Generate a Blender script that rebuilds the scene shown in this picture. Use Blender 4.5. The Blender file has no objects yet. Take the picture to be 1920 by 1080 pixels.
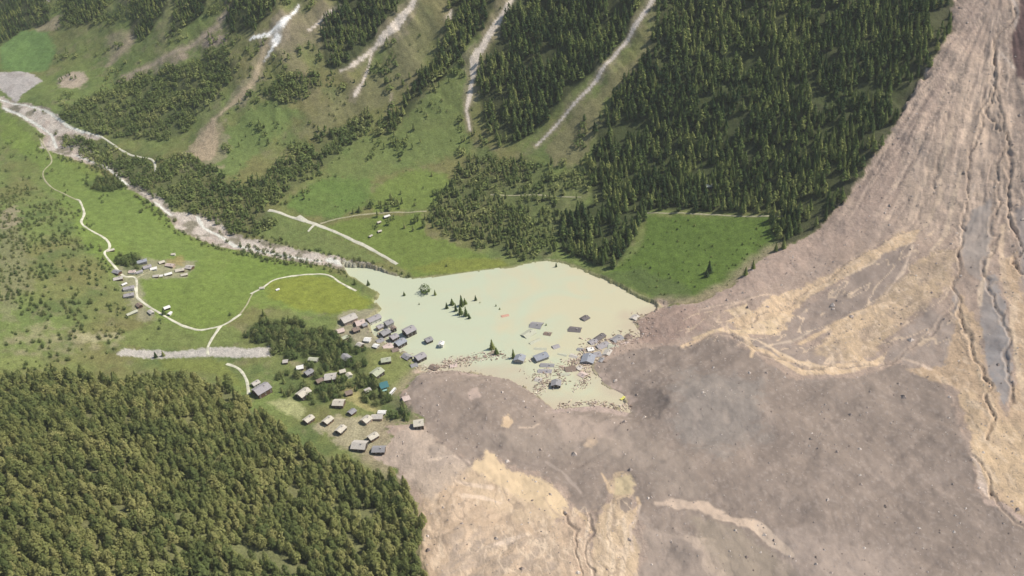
import bpy, math, random
import numpy as np
from mathutils import Matrix, Vector
random.seed(7)
RS = np.random.RandomState(11)
scn = bpy.context.scene

# ------------------------------------------------------------------ camera
CAM_H, FPX, PITCH, ROLL = 650.0, 1800.0, 32.0, -6.5
cam_d = bpy.data.cameras.new('camera')
cam = bpy.data.objects.new('camera', cam_d)
scn.collection.objects.link(cam)
scn.camera = cam
cam_d.sensor_width = 36.0
cam_d.lens = FPX / 1920 * 36.0
cam_d.clip_start = 1.0
cam_d.clip_end = 30000
Rm = Matrix.Rotation(math.radians(90 - PITCH), 3, 'X') @ Matrix.Rotation(math.radians(ROLL), 3, 'Z')
cam.matrix_world = Matrix.Translation((0, 0, CAM_H)) @ Rm.to_4x4()
R = np.array(Rm)

# ------------------------------------------------------------------ sky, sun, exposure
SUN_EL, SUN_AZ = 50.0, 82.0          # azimuth: degrees clockwise from +Y (away from the camera)
world = bpy.data.worlds.new('World')
scn.world = world
world.use_nodes = True
nt = world.node_tree
bg = nt.nodes['Background']
sky = nt.nodes.new('ShaderNodeTexSky')
sky.sky_type = 'NISHITA'
sky.sun_disc = False
sky.sun_elevation = math.radians(SUN_EL)
sky.sun_rotation = math.radians(SUN_AZ)
sky.altitude = 1500
nt.links.new(sky.outputs[0], bg.inputs[0])
bg.inputs[1].default_value = 0.095
sl = bpy.data.lights.new('sun', 'SUN')
sl.energy = 4.2
sl.angle = math.radians(0.6)
sl.color = (1.0, 0.93, 0.83)
so = bpy.data.objects.new('sun', sl)
scn.collection.objects.link(so)
sd_ = Vector((math.sin(math.radians(SUN_AZ)) * math.cos(math.radians(SUN_EL)),
              math.cos(math.radians(SUN_AZ)) * math.cos(math.radians(SUN_EL)),
              math.sin(math.radians(SUN_EL))))
so.rotation_euler = sd_.to_track_quat('Z', 'Y').to_euler()
scn.view_settings.view_transform = 'Standard'
scn.view_settings.look = 'None'
scn.view_settings.gamma = 1
scn.view_settings.exposure = 0.27
scn.cycles.max_bounces = 4
scn.cycles.diffuse_bounces = 2
scn.cycles.volume_bounces = 0
scn.cycles.use_denoising = True

# ------------------------------------------------------------------ helpers: noise, polygons, rays
def _hash(ix, iy, seed):
    h = (ix.astype(np.int64) * 374761393 + iy.astype(np.int64) * 668265263 + seed * 974634777) & 0xffffffff
    h = ((h ^ (h >> 13)) * 1274126177) & 0xffffffff
    return ((h ^ (h >> 16)) & 0xffff) / 65535.0

def vnoise(x, y, seed=0):
    ix = np.floor(x); iy = np.floor(y)
    fx = x - ix; fy = y - iy
    fx = fx * fx * fx * (fx * (fx * 6 - 15) + 10); fy = fy * fy * fy * (fy * (fy * 6 - 15) + 10)
    a = _hash(ix, iy, seed); b = _hash(ix + 1, iy, seed)
    c = _hash(ix, iy + 1, seed); d = _hash(ix + 1, iy + 1, seed)
    return (a + (b - a) * fx) * (1 - fy) + (c + (d - c) * fx) * fy

def fbm(x, y, scale, octv=4, seed=0, gain=0.5):
    """about -1..1"""
    s = 0; amp = 1; tot = 0
    for o in range(octv):
        k = (2.03 ** o) / scale
        ca, sa = math.cos(o * 1.3 + seed), math.sin(o * 1.3 + seed)
        s = s + amp * (vnoise((x * ca - y * sa) * k, (x * sa + y * ca) * k, seed * 13 + o) * 2 - 1)
        tot += amp; amp *= gain
    return s / tot * 1.6

def ss(a, b, x):
    t = np.clip((x - a) / (b - a), 0, 1)
    return t * t * (3 - 2 * t)

def sdist(px, py, poly, margin=60.0):
    """signed distance to a closed polygon, + inside; points beyond margin get -margin"""
    P = np.asarray(poly, float)
    out = np.full(px.shape, -margin)
    sel = ((px > P[:, 0].min() - margin) & (px < P[:, 0].max() + margin) &
           (py > P[:, 1].min() - margin) & (py < P[:, 1].max() + margin))
    x = px[sel]; y = py[sel]
    if x.size == 0: return out
    d2 = np.full(x.shape, 1e18); ins = np.zeros(x.shape, bool)
    n = len(P)
    for i in range(n):
        ax, ay = P[i]; bx, by = P[(i + 1) % n]
        ex, ey = bx - ax, by - ay
        L = ex * ex + ey * ey + 1e-9
        t = np.clip(((x - ax) * ex + (y - ay) * ey) / L, 0, 1)
        dx = x - (ax + ex * t); dy = y - (ay + ey * t)
        d2 = np.minimum(d2, dx * dx + dy * dy)
        if ay != by:
            c = ((ay > y) != (by > y)) & (x < (bx - ax) * (y - ay) / (by - ay) + ax)
            ins ^= c
    d = np.sqrt(d2)
    out[sel] = np.maximum(np.where(ins, d, -d), -margin)
    return out

def ldist(px, py, line, margin=30.0):
    """distance to an open polyline"""
    P = np.asarray(line, float)
    out = np.full(px.shape, margin)
    sel = ((px > P[:, 0].min() - margin) & (px < P[:, 0].max() + margin) &
           (py > P[:, 1].min() - margin) & (py < P[:, 1].max() + margin))
    x = px[sel]; y = py[sel]
    if x.size == 0: return out
    d2 = np.full(x.shape, margin ** 2)
    for i in range(len(P) - 1):
        ax, ay = P[i]; ex, ey = P[i + 1] - P[i]
        L = ex * ex + ey * ey + 1e-9
        t = np.clip(((x - ax) * ex + (y - ay) * ey) / L, 0, 1)
        d2 = np.minimum(d2, (x - ax - ex * t) ** 2 + (y - ay - ey * t) ** 2)
    out[sel] = np.sqrt(d2)
    return out

def ray(u, v):
    d = R @ np.array([(u - 960) / FPX, -(v - 540) / FPX, -1.0])
    return d

def onz(u, v, z):
    d = ray(u, v); t = (z - CAM_H) / d[2]
    return (d[0] * t, d[1] * t)

# ------------------------------------------------------------------ the lie of the land
FLOOR = [(0,190,105),(80,250,88),(240,340,60),(400,430,34),(560,480,14),(680,510,4),(820,600,-1),(1000,600,-1),
         (1150,560,0),(1040,490,1),(1150,720,-1),(720,640,3),(570,735,14),(700,830,8),(250,520,52),(60,420,85),(0,560,85),(130,560,65),
         (380,560,36),(560,560,20),(230,660,36),(510,660,18),(0,680,66),(490,730,20),(790,1080,2),(950,1000,2),
         (950,760,6),(1300,750,14),(1500,850,18),(1800,950,20),(1920,1060,18),(1300,1000,14),(1700,650,22),(1500,640,14),
         (1300,600,7),(1480,470,24),(1220,400,30),(1330,500,14),(900,420,16),(700,400,26),(520,395,40),(330,330,70),(100,210,108),(0,110,130),(1700,480,40),(1900,600,50)]
fc = np.array([(*onz(u, v, z), z) for u, v, z in FLOOR])

def floor_h(x, y):
    # thin-plate spline through the valley controls
    return tps_eval(x, y)
def _tps_fit(c, lam=8.0):
    n = len(c); s = 1000.0
    X = c[:, :2] / s
    d = np.sqrt(((X[:, None] - X[None]) ** 2).sum(-1)); K = np.where(d > 0, d * d * np.log(d + 1e-12), 0)
    A = np.zeros((n + 3, n + 3)); A[:n, :n] = K + np.eye(n) * lam * 1e-4
    A[:n, n] = 1; A[:n, n + 1:] = X; A[n, :n] = 1; A[n + 1:, :n] = X.T
    b = np.zeros(n + 3); b[:n] = c[:, 2]
    return X, np.linalg.solve(A, b), s
TX, TW, TS = _tps_fit(fc)
def tps_eval(x, y):
    x = np.asarray(x, float) / TS; y = np.asarray(y, float) / TS
    r = TW[-3] + TW[-2] * x + TW[-1] * y
    for i in range(len(TX)):
        d2 = (x - TX[i, 0]) ** 2 + (y - TX[i, 1]) ** 2
        r = r + TW[i] * 0.5 * d2 * np.log(d2 + 1e-14)
    return r

FOOT = [onz(u, v, z) for u, v, z in [(1920,560,45),(1700,470,40),(1480,450,26),(1220,385,32),(1060,385,24),(850,340,30),(640,330,38),(500,350,44),(330,310,74),(110,195,112),(0,100,135)]]
f0, f1 = np.array(FOOT[-1]), np.array(FOOT[-2])
fd = (f0 - f1) / np.linalg.norm(f0 - f1)
g0, g1 = np.array(FOOT[0]), np.array(FOOT[1])
gd = (g0 - g1) / np.linalg.norm(g0 - g1)
FARPOLY = [tuple(g0 + gd * 6000)] + FOOT + [tuple(f0 + fd * 6000), (-3000, 9000), (6000, 9000)]
HILLFOOT = [onz(u, v, z) for u, v, z in [(-300,690,75),(0,690,66),(230,678,36),(420,695,24),(480,750,18),(600,840,10),(700,905,6),(760,985,3),(800,1100,2),(830,1300,2)]]
HILLPOLY = HILLFOOT + [(-60, -3000), (-4000, -3000), (-4000, 900)]

def ramp(s, k, w):
    """integral of a slope that grows from 0 to k over width w"""
    s = np.maximum(s, 0)
    return np.where(s < w, k * s * s / (2 * w), k * (s - w / 2))

def base_h(x, y):
    x = np.asarray(x, float); y = np.asarray(y, float)
    fl = tps_eval(x, y)
    r = np.sqrt(x * x + (y - 900) ** 2)
    fl = fl * ss(2600, 1500, r) + 40 * (1 - ss(2600, 1500, r))
    s = sdist(x, y, FARPOLY, 1.0)
    k = 0.60 - 0.20 * ss(250, 650, x)
    up = ramp(s, k, 140.0)
    up = np.where(up > 700, 700 + (up - 700) * 0.35, up)
    h = fl * np.exp(-np.maximum(s, 0) / 900.0) + up
    s2 = sdist(x, y, HILLPOLY, 1.0)
    up2 = ramp(s2, 0.40, 60.0)
    up2 = 260 * (1 - np.exp(-up2 / 260))
    return h + up2

# coarse table of the base terrain, for ray marching
GX = np.arange(-2500, 2501, 10.0); GY = np.arange(0, 4001, 10.0)
gxx, gyy = np.meshgrid(GX, GY)
GH = base_h(gxx, gyy)
def tab(x, y):
    i = np.clip((x + 2500) / 10, 0, len(GX) - 1.001); j = np.clip(y / 10, 0, len(GY) - 1.001)
    i0 = i.astype(int); j0 = j.astype(int); fx = i - i0; fy = j - j0
    return (GH[j0, i0] * (1 - fx) + GH[j0, i0 + 1] * fx) * (1 - fy) + (GH[j0 + 1, i0] * (1 - fx) + GH[j0 + 1, i0 + 1] * fx) * fy

def land(pts):
    """pixels of the 1920x1080 picture -> points of the land"""
    out = []
    for p in pts:
        d = ray(p[0], p[1])
        t = np.arange(200, 4500, 2.0)
        x, y, z = d[0] * t, d[1] * t, CAM_H + d[2] * t
        f = z - tab(x, y)
        k = np.argmax(f < 0) if (f < 0).any() else len(t) - 1
        if k > 0 and f[k] < 0:
            a = f[k - 1] / (f[k - 1] - f[k]); tt = t[k - 1] + 2 * a
        else: tt = t[k]
        out.append((d[0] * tt, d[1] * tt))
    return out

# ------------------------------------------------------------------ polar grid: rows of equal ratio, dense in the valley
NA = 1150
fi = np.radians(np.linspace(-44, 44, NA))
fo = np.radians(np.linspace(44, 316, 90))[1:-1]
PHI = np.concatenate([fi, fo])
rr = np.exp(np.linspace(math.log(300), math.log(2900), 950))
rin = np.array([1.0, 60, 120, 180, 220, 250, 275]); rout = np.exp(np.linspace(math.log(3000), math.log(12000), 24))
RAD = np.concatenate([rin, rr, rout])
NR, NP = len(RAD), len(PHI)
VX = (RAD[:, None] * np.sin(PHI)[None]).ravel()
VY = (RAD[:, None] * np.cos(PHI)[None]).ravel()
VZ = base_h(VX, VY)
print('grid', VX.size)

# ------------------------------------------------------------------ traced outlines
LAKE = land([(640,488),(700,500),(745,516),(775,522),(840,517),(900,508),(960,502),(1000,492),(1028,486),(1045,489),(1080,500),(1130,520),(1180,545),(1238,571),
    (1222,585),(1192,597),(1198,630),(1150,640),(1135,660),(1108,690),(1130,722),(1168,738),(1182,765),(1120,756),(1040,762),(1008,738),(960,708),(900,698),(850,690),
    (815,692),(785,690),(764,665),(738,653),(700,630),(692,612),(688,598),(712,575),(700,562),(712,548),(690,535),(655,515)])
DEBRIS = land([(1795,-60),(1780,60),(1700,190),(1650,280),(1590,370),(1530,430),(1420,490),(1370,540),(1310,570),(1238,571),(1215,585),(1192,600),(1198,630),(1150,640),
    (1135,660),(1108,690),(1130,722),(1168,738),(1182,765),(1120,756),(1040,762),(1008,738),(960,708),(900,698),(850,690),(800,692),(785,700),(765,722),(745,745),(770,772),(800,788),
    (720,800),(735,820),(700,855),(740,880),(775,940),(785,1000),(795,1080),(810,1250),(2700,1250),(2700,-60)])
RIVER = land([(0,182),(30,190),(95,206),(120,232),(190,258),(182,262),(140,258),(160,275),(205,300),(255,335),(262,350),(300,370),(325,398),(385,402),(412,412),(430,436),(470,447),(540,462),(575,472),(640,482),(700,498),(745,515),
    (740,540),(700,535),(665,512),(610,498),(540,488),(455,470),(410,462),(330,428),(315,405),(290,383),(240,355),(235,340),(200,318),(150,302),(75,278),(85,255),(40,222),(5,205)])
FAN0 = land([(-20,132),(35,131),(62,138),(80,152),(60,165),(38,180),(32,192),(20,185),(0,165),(-20,160)])
YARD = land([(214,667),(235,655),(290,656),(322,660),(390,651),(430,650),(470,655),(510,651),(508,670),(455,671),(400,668),(290,670)])
CLEARYARD = land([(496,757),(560,760),(580,780),(560,790),(525,770)])

x, y = VX, VY
sdL = sdist(x, y, LAKE, 80)
sdD = sdist(x, y, DEBRIS, 60)
n10 = fbm(x, y, 14, 4, 3)
n40 = fbm(x, y, 60, 4, 5)
n200 = fbm(x, y, 230, 4, 6)
n3 = fbm(x, y, 5, 2, 8)
far_s = sdist(x, y, FARPOLY, 1.0)
hill_s = sdist(x, y, HILLPOLY, 1.0)
APEX = np.array(land([(1880, -40)])[0])

# relief: ribs and gullies down the far slope, knolls on the floor, hummocks in the debris
deb = ss(-3, 6, sdD + n10 * 4)
# direction of fall on the far slope is roughly across the foot line
fs = np.clip(far_s, 0, None)
rib = fbm(x * 0.9 + y * 0.42, y * 0.30 - x * 0.12, 46, 4, 21)
amp = ss(0, 260, fs) * (1 - 0.7 * deb)
VZ = VZ + rib * 6 * amp + n200 * 10 * amp + n40 * 1.6 * (1 - ss(0, 100, fs)) + n10 * 0.5
hs = np.clip(hill_s, 0, None)
VZ = VZ + (fbm(x, y, 150, 4, 31) * 14 + n40 * 3) * ss(20, 200, hs)
VZ = VZ + fbm(x, y, 90, 4, 33) * 5 * ss(560, 1000, -x) 
# debris lobes
ang = np.arctan2(x - APEX[0], APEX[1] - y); rad = np.hypot(x - APEX[0], y - APEX[1])
flow = fbm(ang * 260, rad * 0.16, 12, 4, 41)
flow2 = fbm(ang * 420, rad * 0.30, 10, 4, 43)
VZ = VZ + np.where(sdD > 0, 6 * (1 - np.exp(-np.maximum(sdD, 0) / 24.0)), 0)
up_fan = ss(-40, 140, far_s)
VZ = VZ + deb * (n10 * (.10 + .45 * up_fan) + n3 * .07 + flow * 1.3 * up_fan + flow2 * .7 * up_fan + n40 * 1.6
                 + fbm((x + y * .5) * .35, (y - x * .5) * 1.6, 22, 3, 44) * .7
                 + fbm((x + y * .55) * .22, (y - x * .55) * .9, 30, 3, 48) * 2.4 * ss(330, 120, x) * (1 - up_fan))
def braid(u, v, scale, width, seed, oct_=3):
    """thin wandering lines where a noise crosses zero"""
    return ss(width, width * .35, np.abs(fbm(u, v, scale, oct_, seed)))
fu, fv = ang * 620 + n40 * 3, rad * .20
lowm = deb * (1 - up_fan)
br1 = braid(fu, fv, 34, .07, 141) * up_fan * deb
br2 = braid(fu, fv * 1.3, 13, .08, 143) * up_fan * deb
# rivulets on the low mud run towards the lower edge of the picture, turned a little
lu, lv = x * .98 + y * .12 + n10 * 2, (y - x * .12) * .33
br3 = braid(lu, lv, 15, .08, 145) * lowm
VZ = VZ - br1 * .9 - br2 * .35 - br3 * .22
gul = []
wx_ = fbm(x, y, 30, 4, 46) * 7; wy_ = fbm(x, y, 30, 4, 47) * 7
def gully(pts, w, dep):
    """cut a channel into the debris"""
    global VZ
    P = land(pts)
    w *= .38; dep *= .36
    d = ldist(x + wx_, y + wy_, P, 40)
    dd = np.maximum(d + n10 * w * 0.5, 0)
    VZ = VZ - dep * np.exp(-(dd / w) ** 2) + dep * 0.35 * np.exp(-((dd - 2.2 * w) / w) ** 2)
    gul.append((d, w))
gully([(1905,20),(1870,90),(1858,160),(1848,215),(1880,260),(1895,330),(1888,400),(1900,480),(1915,520)], 3.0, 7)
gully([(1870,95),(1850,170),(1838,225),(1820,300),(1810,380),(1800,470),(1790,540),(1802,600),(1830,680),(1842,750),(1860,830)], 2.6, 5)
gully([(1858,160),(1880,230),(1878,300),(1870,380),(1860,450),(1858,520),(1875,590),(1890,650),(1885,775)], 2.6, 4.5)
gully([(1790,430),(1800,520),(1780,600),(1740,640),(1650,690),(1500,706),(1420,665),(1350,632),(1280,655)], 3.5, 2.5)
gully([(1760,300),(1740,380),(1700,440),(1600,500),(1500,560),(1400,620)], 3.5, 2.5)
gully([(1060,970),(1085,1010),(1090,1100)], 2.0, 3.0)
gully([(1105,975),(1110,1030),(1120,1100)], 2.0, 2.5)
gully([(1845,930),(1880,960),(1930,995)], 2.5, 3)
gully([(1826,868),(1838,900),(1850,945)], 2.5, 3)
VZ = np.where((sdL > -78) & (sdL < 0) & (sdD > -6), np.minimum(VZ, 0.5 + 0.22 * np.maximum(-sdL, 0) + .006 * sdL ** 2), VZ)
# shores: land stays above the water, the bed lies below it
VZ = np.where(sdL > -60, np.where(sdL + n10 * 1.5 < 0, np.maximum(VZ, 0.25 + 0.10 * np.maximum(-sdL, 0) ** 0.9), np.minimum(VZ, -0.25 - 0.12 * np.maximum(sdL, 0))), VZ)
sdR = sdist(x, y, RIVER, 40)
VZ = VZ - 1.6 * ss(-3, 5, sdR) + n3 * 0.3 * ss(-3, 5, sdR)
VZ = np.where((sdR > -4) & (sdL < -2), np.maximum(VZ, 0.15), VZ)
HG = VZ.reshape(NR, NP)

LR = np.log(rr); A0, A1 = fi[0], fi[-1]
def gz(px, py):
    """height of the finished ground mesh"""
    px = np.asarray(px, float); py = np.asarray(py, float)
    a = np.clip((np.arctan2(px, py) - A0) / (A1 - A0) * (NA - 1), 0, NA - 1.001)
    r = np.clip((np.log(np.hypot(px, py)) - LR[0]) / (LR[-1] - LR[0]) * (len(rr) - 1), 0, len(rr) - 1.001)
    i = r.astype(int); j = a.astype(int); fr = r - i; fa = a - j
    i = i + len(rin)
    return (HG[i, j] * (1 - fa) + HG[i, j + 1] * fa) * (1 - fr) + (HG[i + 1, j] * (1 - fa) + HG[i + 1, j + 1] * fa) * fr

# ------------------------------------------------------------------ ground cover colours
COL = np.zeros((VX.size, 3))
RGH = np.full(VX.size, 0.35)
def C(*c): return np.array(c)
def mixc(m, col):
    global COL
    COL = COL * (1 - m[:, None]) + np.asarray(col) * m[:, None]
# rough pasture everywhere, browner with height
COL[:] = C(.155, .198, .060)
mixc(ss(-.5, .9, n200 + n40 * .5), C(.178,.172,.066))
mixc(ss(.0, .9, fbm(x, y, 35, 4, 51)) * .75, C(.105, .145, .048))
mixc(ss(60, 330, fs) * ss(-.9, .5, n200 + rib) * .6, C(.235, .205, .105))
mixc(ss(40, 300, fs) * ss(.1, .8, fbm((x * .9 + y * .42), (y * .30 - x * .12), 22, 3, 161)) * .6, C(.12, .140, .055))
mixc(ss(.35, 1.0, fbm(x, y, 16, 3, 52)) * .5, C(.21, .19, .10))
# scree-brown skin between the gullies of the far slope
mixc(ss(.25, .9, rib + n10 * .3) * amp * .45, C(.25, .20, .14))

def lay(pts, col, soft=3.0, op=1.0, edge=3.0, rough=None, pat=None, world=False):
    P = pts if world else land(pts)
    s = sdist(x, y, P, 30)
    m = ss(-soft * .6, soft * .6, s + (n10 * .6 + n3 * .5) * edge) * op
    if pat is not None: m = m * pat
    mixc(m, col)
    if rough is not None:
        global RGH
        RGH = RGH * (1 - m) + rough * m
    return m

def seam(pts, w, col, op=1.0, edge=.5, soft=1.0, rough=None):
    """band along a line; w may vary point by point"""
    P = np.array(land(pts))
    if np.isscalar(w): w = [w] * len(P)
    m = np.zeros(VX.size)
    for i in range(len(P) - 1):
        a, b = P[i], P[i + 1]
        mg = max(w) + 12
        sel = np.where((x > min(a[0], b[0]) - mg) & (x < max(a[0], b[0]) + mg) & (y > min(a[1], b[1]) - mg) & (y < max(a[1], b[1]) + mg))[0]
        if sel.size == 0: continue
        e = b - a; L = (e ** 2).sum() + 1e-9
        t = np.clip(((x[sel] - a[0]) * e[0] + (y[sel] - a[1]) * e[1]) / L, 0, 1)
        d = np.hypot(x[sel] - a[0] - e[0] * t, y[sel] - a[1] - e[1] * t)
        ww = w[i] + (w[i + 1] - w[i]) * t
        m[sel] = np.maximum(m[sel], ss(soft, -soft, d - ww + n10[sel] * edge * ww))
    mixc(m * op, col)
    return m

BR = C(.150, .200, .050); YG = C(.165, .228, .050); LG = C(.14, .20, .062)
tx = .8 + .2 * ss(-.8, .6, fbm(x, y, 9, 3, 55))
lay([(0,50),(90,60),(105,95),(90,130),(40,135),(0,125)], C(.125,.205,.062), 8, .95, 5)
lay([(0,200),(75,270),(150,305),(235,350),(315,400),(330,430),(420,465),(540,490),(600,505),(700,560),(700,580),(640,590),(480,575),(440,600),(380,640),(290,600),(215,520),(150,450),(130,400),(60,300),(0,260)], YG, 8, .85, 6, .25, tx)
lay([(20,290),(90,290),(240,360),(300,420),(390,470),(360,520),(280,480),(180,430),(120,380),(40,330)], C(.15,.205,.055), 8, .6, 6, .25, tx)
lay([(250,520),(400,525),(470,545),(440,590),(370,610),(300,580)], C(.16,.215,.05), 8, .8, 6, .25)
lay([(500,530),(560,516),(612,518),(650,535),(700,565),(690,580),(620,590),(550,575),(505,560)], C(.20,.225,.04), 6, .9, 4, .25)
lay([(440,480),(600,505),(640,520),(560,512),(500,525),(420,520)], C(.15,.21,.045), 6, .8, 4, .25)
lay([(170,640),(300,600),(380,625),(440,610),(460,640),(400,650),(260,652)], C(.16,.20,.06), 6, .8, 5)
lay([(300,672),(400,670),(440,700),(470,740),(400,700),(300,690)], C(.18,.205,.055), 6, .9, 4)
lay([(590,430),(640,415),(790,398),(800,440),(860,460),(940,490),(960,500),(900,508),(780,520),(745,495),(690,462)], C(.150,.200,.046), 4, .95, 4, .2)
lay([(760,505),(840,485),(940,485),(960,500),(840,516)], C(.19,.21,.045), 6, .8, 4, .2)
lay([(690,380),(700,350),(780,315),(840,325),(850,350),(810,390),(700,400)], C(.155,.205,.05), 7, .9, 5, .2)
lay([(400,330),(410,260),(470,200),(520,190),(560,210),(520,250),(470,300),(440,335)], C(.145,.195,.06), 9, .9, 7, .25)
lay([(530,380),(600,330),(700,330),(690,390),(620,412),(560,400)], C(.12,.19,.045), 9, .8, 6, .25)
lay([(600,270),(720,250),(880,240),(880,290),(780,310),(680,340),(610,330)], C(.135,.19,.055), 12, .6, 8)
lay([(500,395),(600,425),(690,470),(720,492),(640,485),(560,465),(470,440)], C(.15,.19,.06), 6, .8, 4)
lay([(1215,405),(1470,405),(1450,470),(1390,530),(1310,568),(1230,560),(1130,515),(1200,470)], C(.100,.152,.032), 5, .98, 4, .2)
lay([(1130,515),(1200,500),(1290,540),(1310,568),(1230,560)], C(.10,.135,.045), 8, .7, 5)
lay([(1250,575),(1380,530),(1420,500),(1470,470),(1440,500),(1390,545),(1310,575)], C(.24,.22,.10), 5, .8, 4)
lay([(740,240),(830,150),(890,60),(900,80),(885,150),(870,230),(880,280),(790,300),(700,300)], C(.15,.19,.06), 9, .8, 6)
lay([(560,250),(640,170),(700,140),(760,60),(800,20),(820,60),(790,130),(720,200),(650,230),(600,260)], C(.185,.18,.085), 9, .7, 6)
lay([(1020,270),(1090,200),(1180,120),(1250,20),(1290,0),(1270,50),(1200,130),(1130,190),(1110,260),(1090,310),(1040,310)], C(.22,.20,.10), 7, .8, 6)
lay([(1030,330),(1080,310),(1110,330),(1090,390),(1040,440),(1030,400)], C(.15,.165,.065), 9, .7, 6)
# pinkish screes left of the picture
sc = ss(-.7, .5, fbm(x, y, 12, 3, 56))
lay([(215,150),(350,90),(425,0),(445,0),(420,70),(330,120),(235,150)], C(.33,.26,.20), 6, .8, 5, .6, sc)
lay([(200,60),(250,50),(240,95),(200,110)], C(.29,.24,.16), 9, .6, 6)
lay([(110,145),(150,130),(165,145),(150,165),(110,165)], C(.42,.34,.26), 5, .9, 4)
lay([(60,45),(120,25),(110,55),(75,60)], C(.32,.26,.18), 8, .7, 5)
lay([(380,60),(430,65),(420,85),(385,80)], C(.30,.23,.20), 8, .7, 4)
lay([(500,60),(560,20),(640,20),(600,60),(540,110)], C(.24,.20,.13), 10, .6, 6)
lay([(60,0),(95,0),(90,10),(60,10)], C(.50,.42,.36), 4, .9, 3)
# bare patches among the shrubs at the left edge
lay([(0,395),(30,385),(40,420),(10,430),(0,430)], C(.33,.27,.19), 6, .7, 5)
lay([(0,420),(50,440),(60,520),(20,600),(0,600)], C(.21,.20,.11), 9, .6, 7)
lay([(0,620),(90,600),(150,625),(240,630),(220,650),(100,670),(0,665)], C(.29,.26,.15), 7, .7, 6, .5, sc)
lay([(150,628),(225,624),(235,636),(150,642)], C(.36,.33,.19), 4, .8, 3)
lay([(0,672),(70,668),(90,690),(0,695)], C(.19,.22,.07), 6, .8, 4)
# village ground
lay([(520,660),(600,650),(700,660),(780,700),(740,740),(760,780),(700,800),(640,780),(560,740),(500,700)], C(.17,.19,.065), 8, .6, 6)
lay([(630,720),(660,715),(700,740),(720,755),(705,775),(670,760),(640,745)], C(.34,.30,.13), 4, .9, 3)
lay([(497,752),(545,745),(572,765),(565,785),(535,775)], C(.36,.36,.17), 4, .9, 3)
lay([(700,665),(745,660),(775,690),(770,710),(720,712),(690,700)], C(.20,.22,.075), 4, .8, 3)
lay([(530,670),(580,680),(600,700),(560,700)], C(.27,.24,.14), 5, .7, 4)
lay([(590,800),(640,780),(720,790),(740,830),(700,860),(640,840)], C(.38,.33,.22), 6, .8, 5)
lay([(640,585),(705,575),(770,640),(740,655),(650,650),(630,620)], C(.30,.27,.19), 5, .8, 4)
# hamlet ground
lay([(212,505),(260,485),(365,490),(350,520),(262,522),(275,580),(290,600),(262,602),(235,560)], C(.28,.26,.17), 5, .8, 4)
lay([(310,490),(345,480),(345,497),(315,500)], C(.27,.22,.09), 4, .8, 3)
# avalanche and stream tracks on the far slope
PALE = C(.68, .59, .49); WHT = C(.92, .90, .84)
tracks = []
def track(pts, w, col, op=.95):
    tracks.append((land(pts), w if np.isscalar(w) else max(w)))
    seam([*pts], [q * 2.6 for q in (w if not np.isscalar(w) else [w] * len(pts))], C(.30, .25, .17), .55, .5, 3)
    seam(pts, w if not np.isscalar(w) else w * 1.0, col, op, .35, .7)
track([(560,8),(545,35),(520,60),(515,80)], [2,3,11,9], WHT)
track([(545,35),(530,52),(505,66),(470,75)], [2.5,7,5,2], WHT)
track([(518,75),(515,90),(495,112)], [7,3.5,2], WHT)
track([(500,90),(485,120),(478,150),(450,180),(430,200),(405,225)], [4,5,6,7,3,2.5], C(.42,.34,.22))
track([(402,225),(392,255),(385,290)], [3,10,17], C(.40,.32,.21))
track([(640,15),(610,38),(580,62)], [2,2.4,1.6], PALE)
track([(785,-10),(770,20),(740,55),(700,90),(660,125),(640,138)], [4,6,8,5,3,2], PALE)
track([(697,92),(690,130),(680,160),(667,183)], [1.5,1.5,1.5,3.5], PALE)
track([(970,-10),(950,25),(925,60),(905,95),(890,120),(888,145),(880,180),(875,210),(882,245)], [2.5,4,5,6,7,3,4,2,1.6], PALE)
track([(848,25),(842,42)], [2.5,3], PALE)
track([(1235,-10),(1200,40),(1160,90),(1110,160),(1060,215),(1005,272)], [4,3.6,3.2,3.0,2.4,1.6], C(.60,.53,.46))
track([(438,0),(405,45),(350,85),(290,115),(225,143)], [3,4,4,4,3], C(.36,.29,.22), .7)
track([(250,40),(240,75),(200,120)], [4,6,3], C(.32,.26,.18), .6)
track([(735,180),(730,215)], [1.2,1.2], C(.4,.34,.24), .6)
# forest floor
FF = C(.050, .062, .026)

# river gravel
GRV = C(.60, .53, .45)
cat = np.zeros(VX.size, int)
m = lay(RIVER, GRV, 1.5, 1, 2, .9, world=True); mR = m
mixc(mR * ss(-.2, .8, fbm(x, y, 11, 3, 60)) * .5, C(.40, .30, .24))
mixc(mR * ss(.1, .7, n10) * .35, C(.66,.60,.52))
mixc(mR * ss(.15, .5, fbm(x, y, 17, 3, 63)) * ss(-1, -5, -sdR) * .0 + mR * ss(.25, .55, fbm(x, y, 17, 3, 63)) * .8, C(.20,.185,.12))
mixc(mR * ss(6, 1, sdR) * ss(-.1, .4, fbm(x, y, 12, 3, 64)) * .7, C(.24,.20,.14))
mF = lay(FAN0, C(.50,.46,.42), 1.5, 1, 2, .9, world=True); mR = np.maximum(mR, mF)
mixc(mF * ss(0, .7, fbm(x, y, 22, 3, 61)) * .5, C(.36,.31,.27))
for pts, w in [([(0,188),(45,197),(92,210),(130,238),(190,256)],2.0),([(5,200),(50,222),(95,250),(105,275)],2.2),([(140,290),(200,312),(240,345)],1.8),([(290,378),(320,402)],2),
               ([(370,405),(380,425),(410,440),(440,460)],2.5),([(440,460),(520,475),(600,490)],2.0),([(620,487),(700,508),(740,530)],6.0)]:
    seam(pts, w, C(.76,.75,.66), .95, .4, .5)
mY = lay(YARD, C(.52,.48,.42), 1.0, 1, .8, .7, world=True)
mixc(mY * ss(.1, .8, fbm(x, y, 7, 3, 62)) * .5, C(.36,.35,.31))
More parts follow.
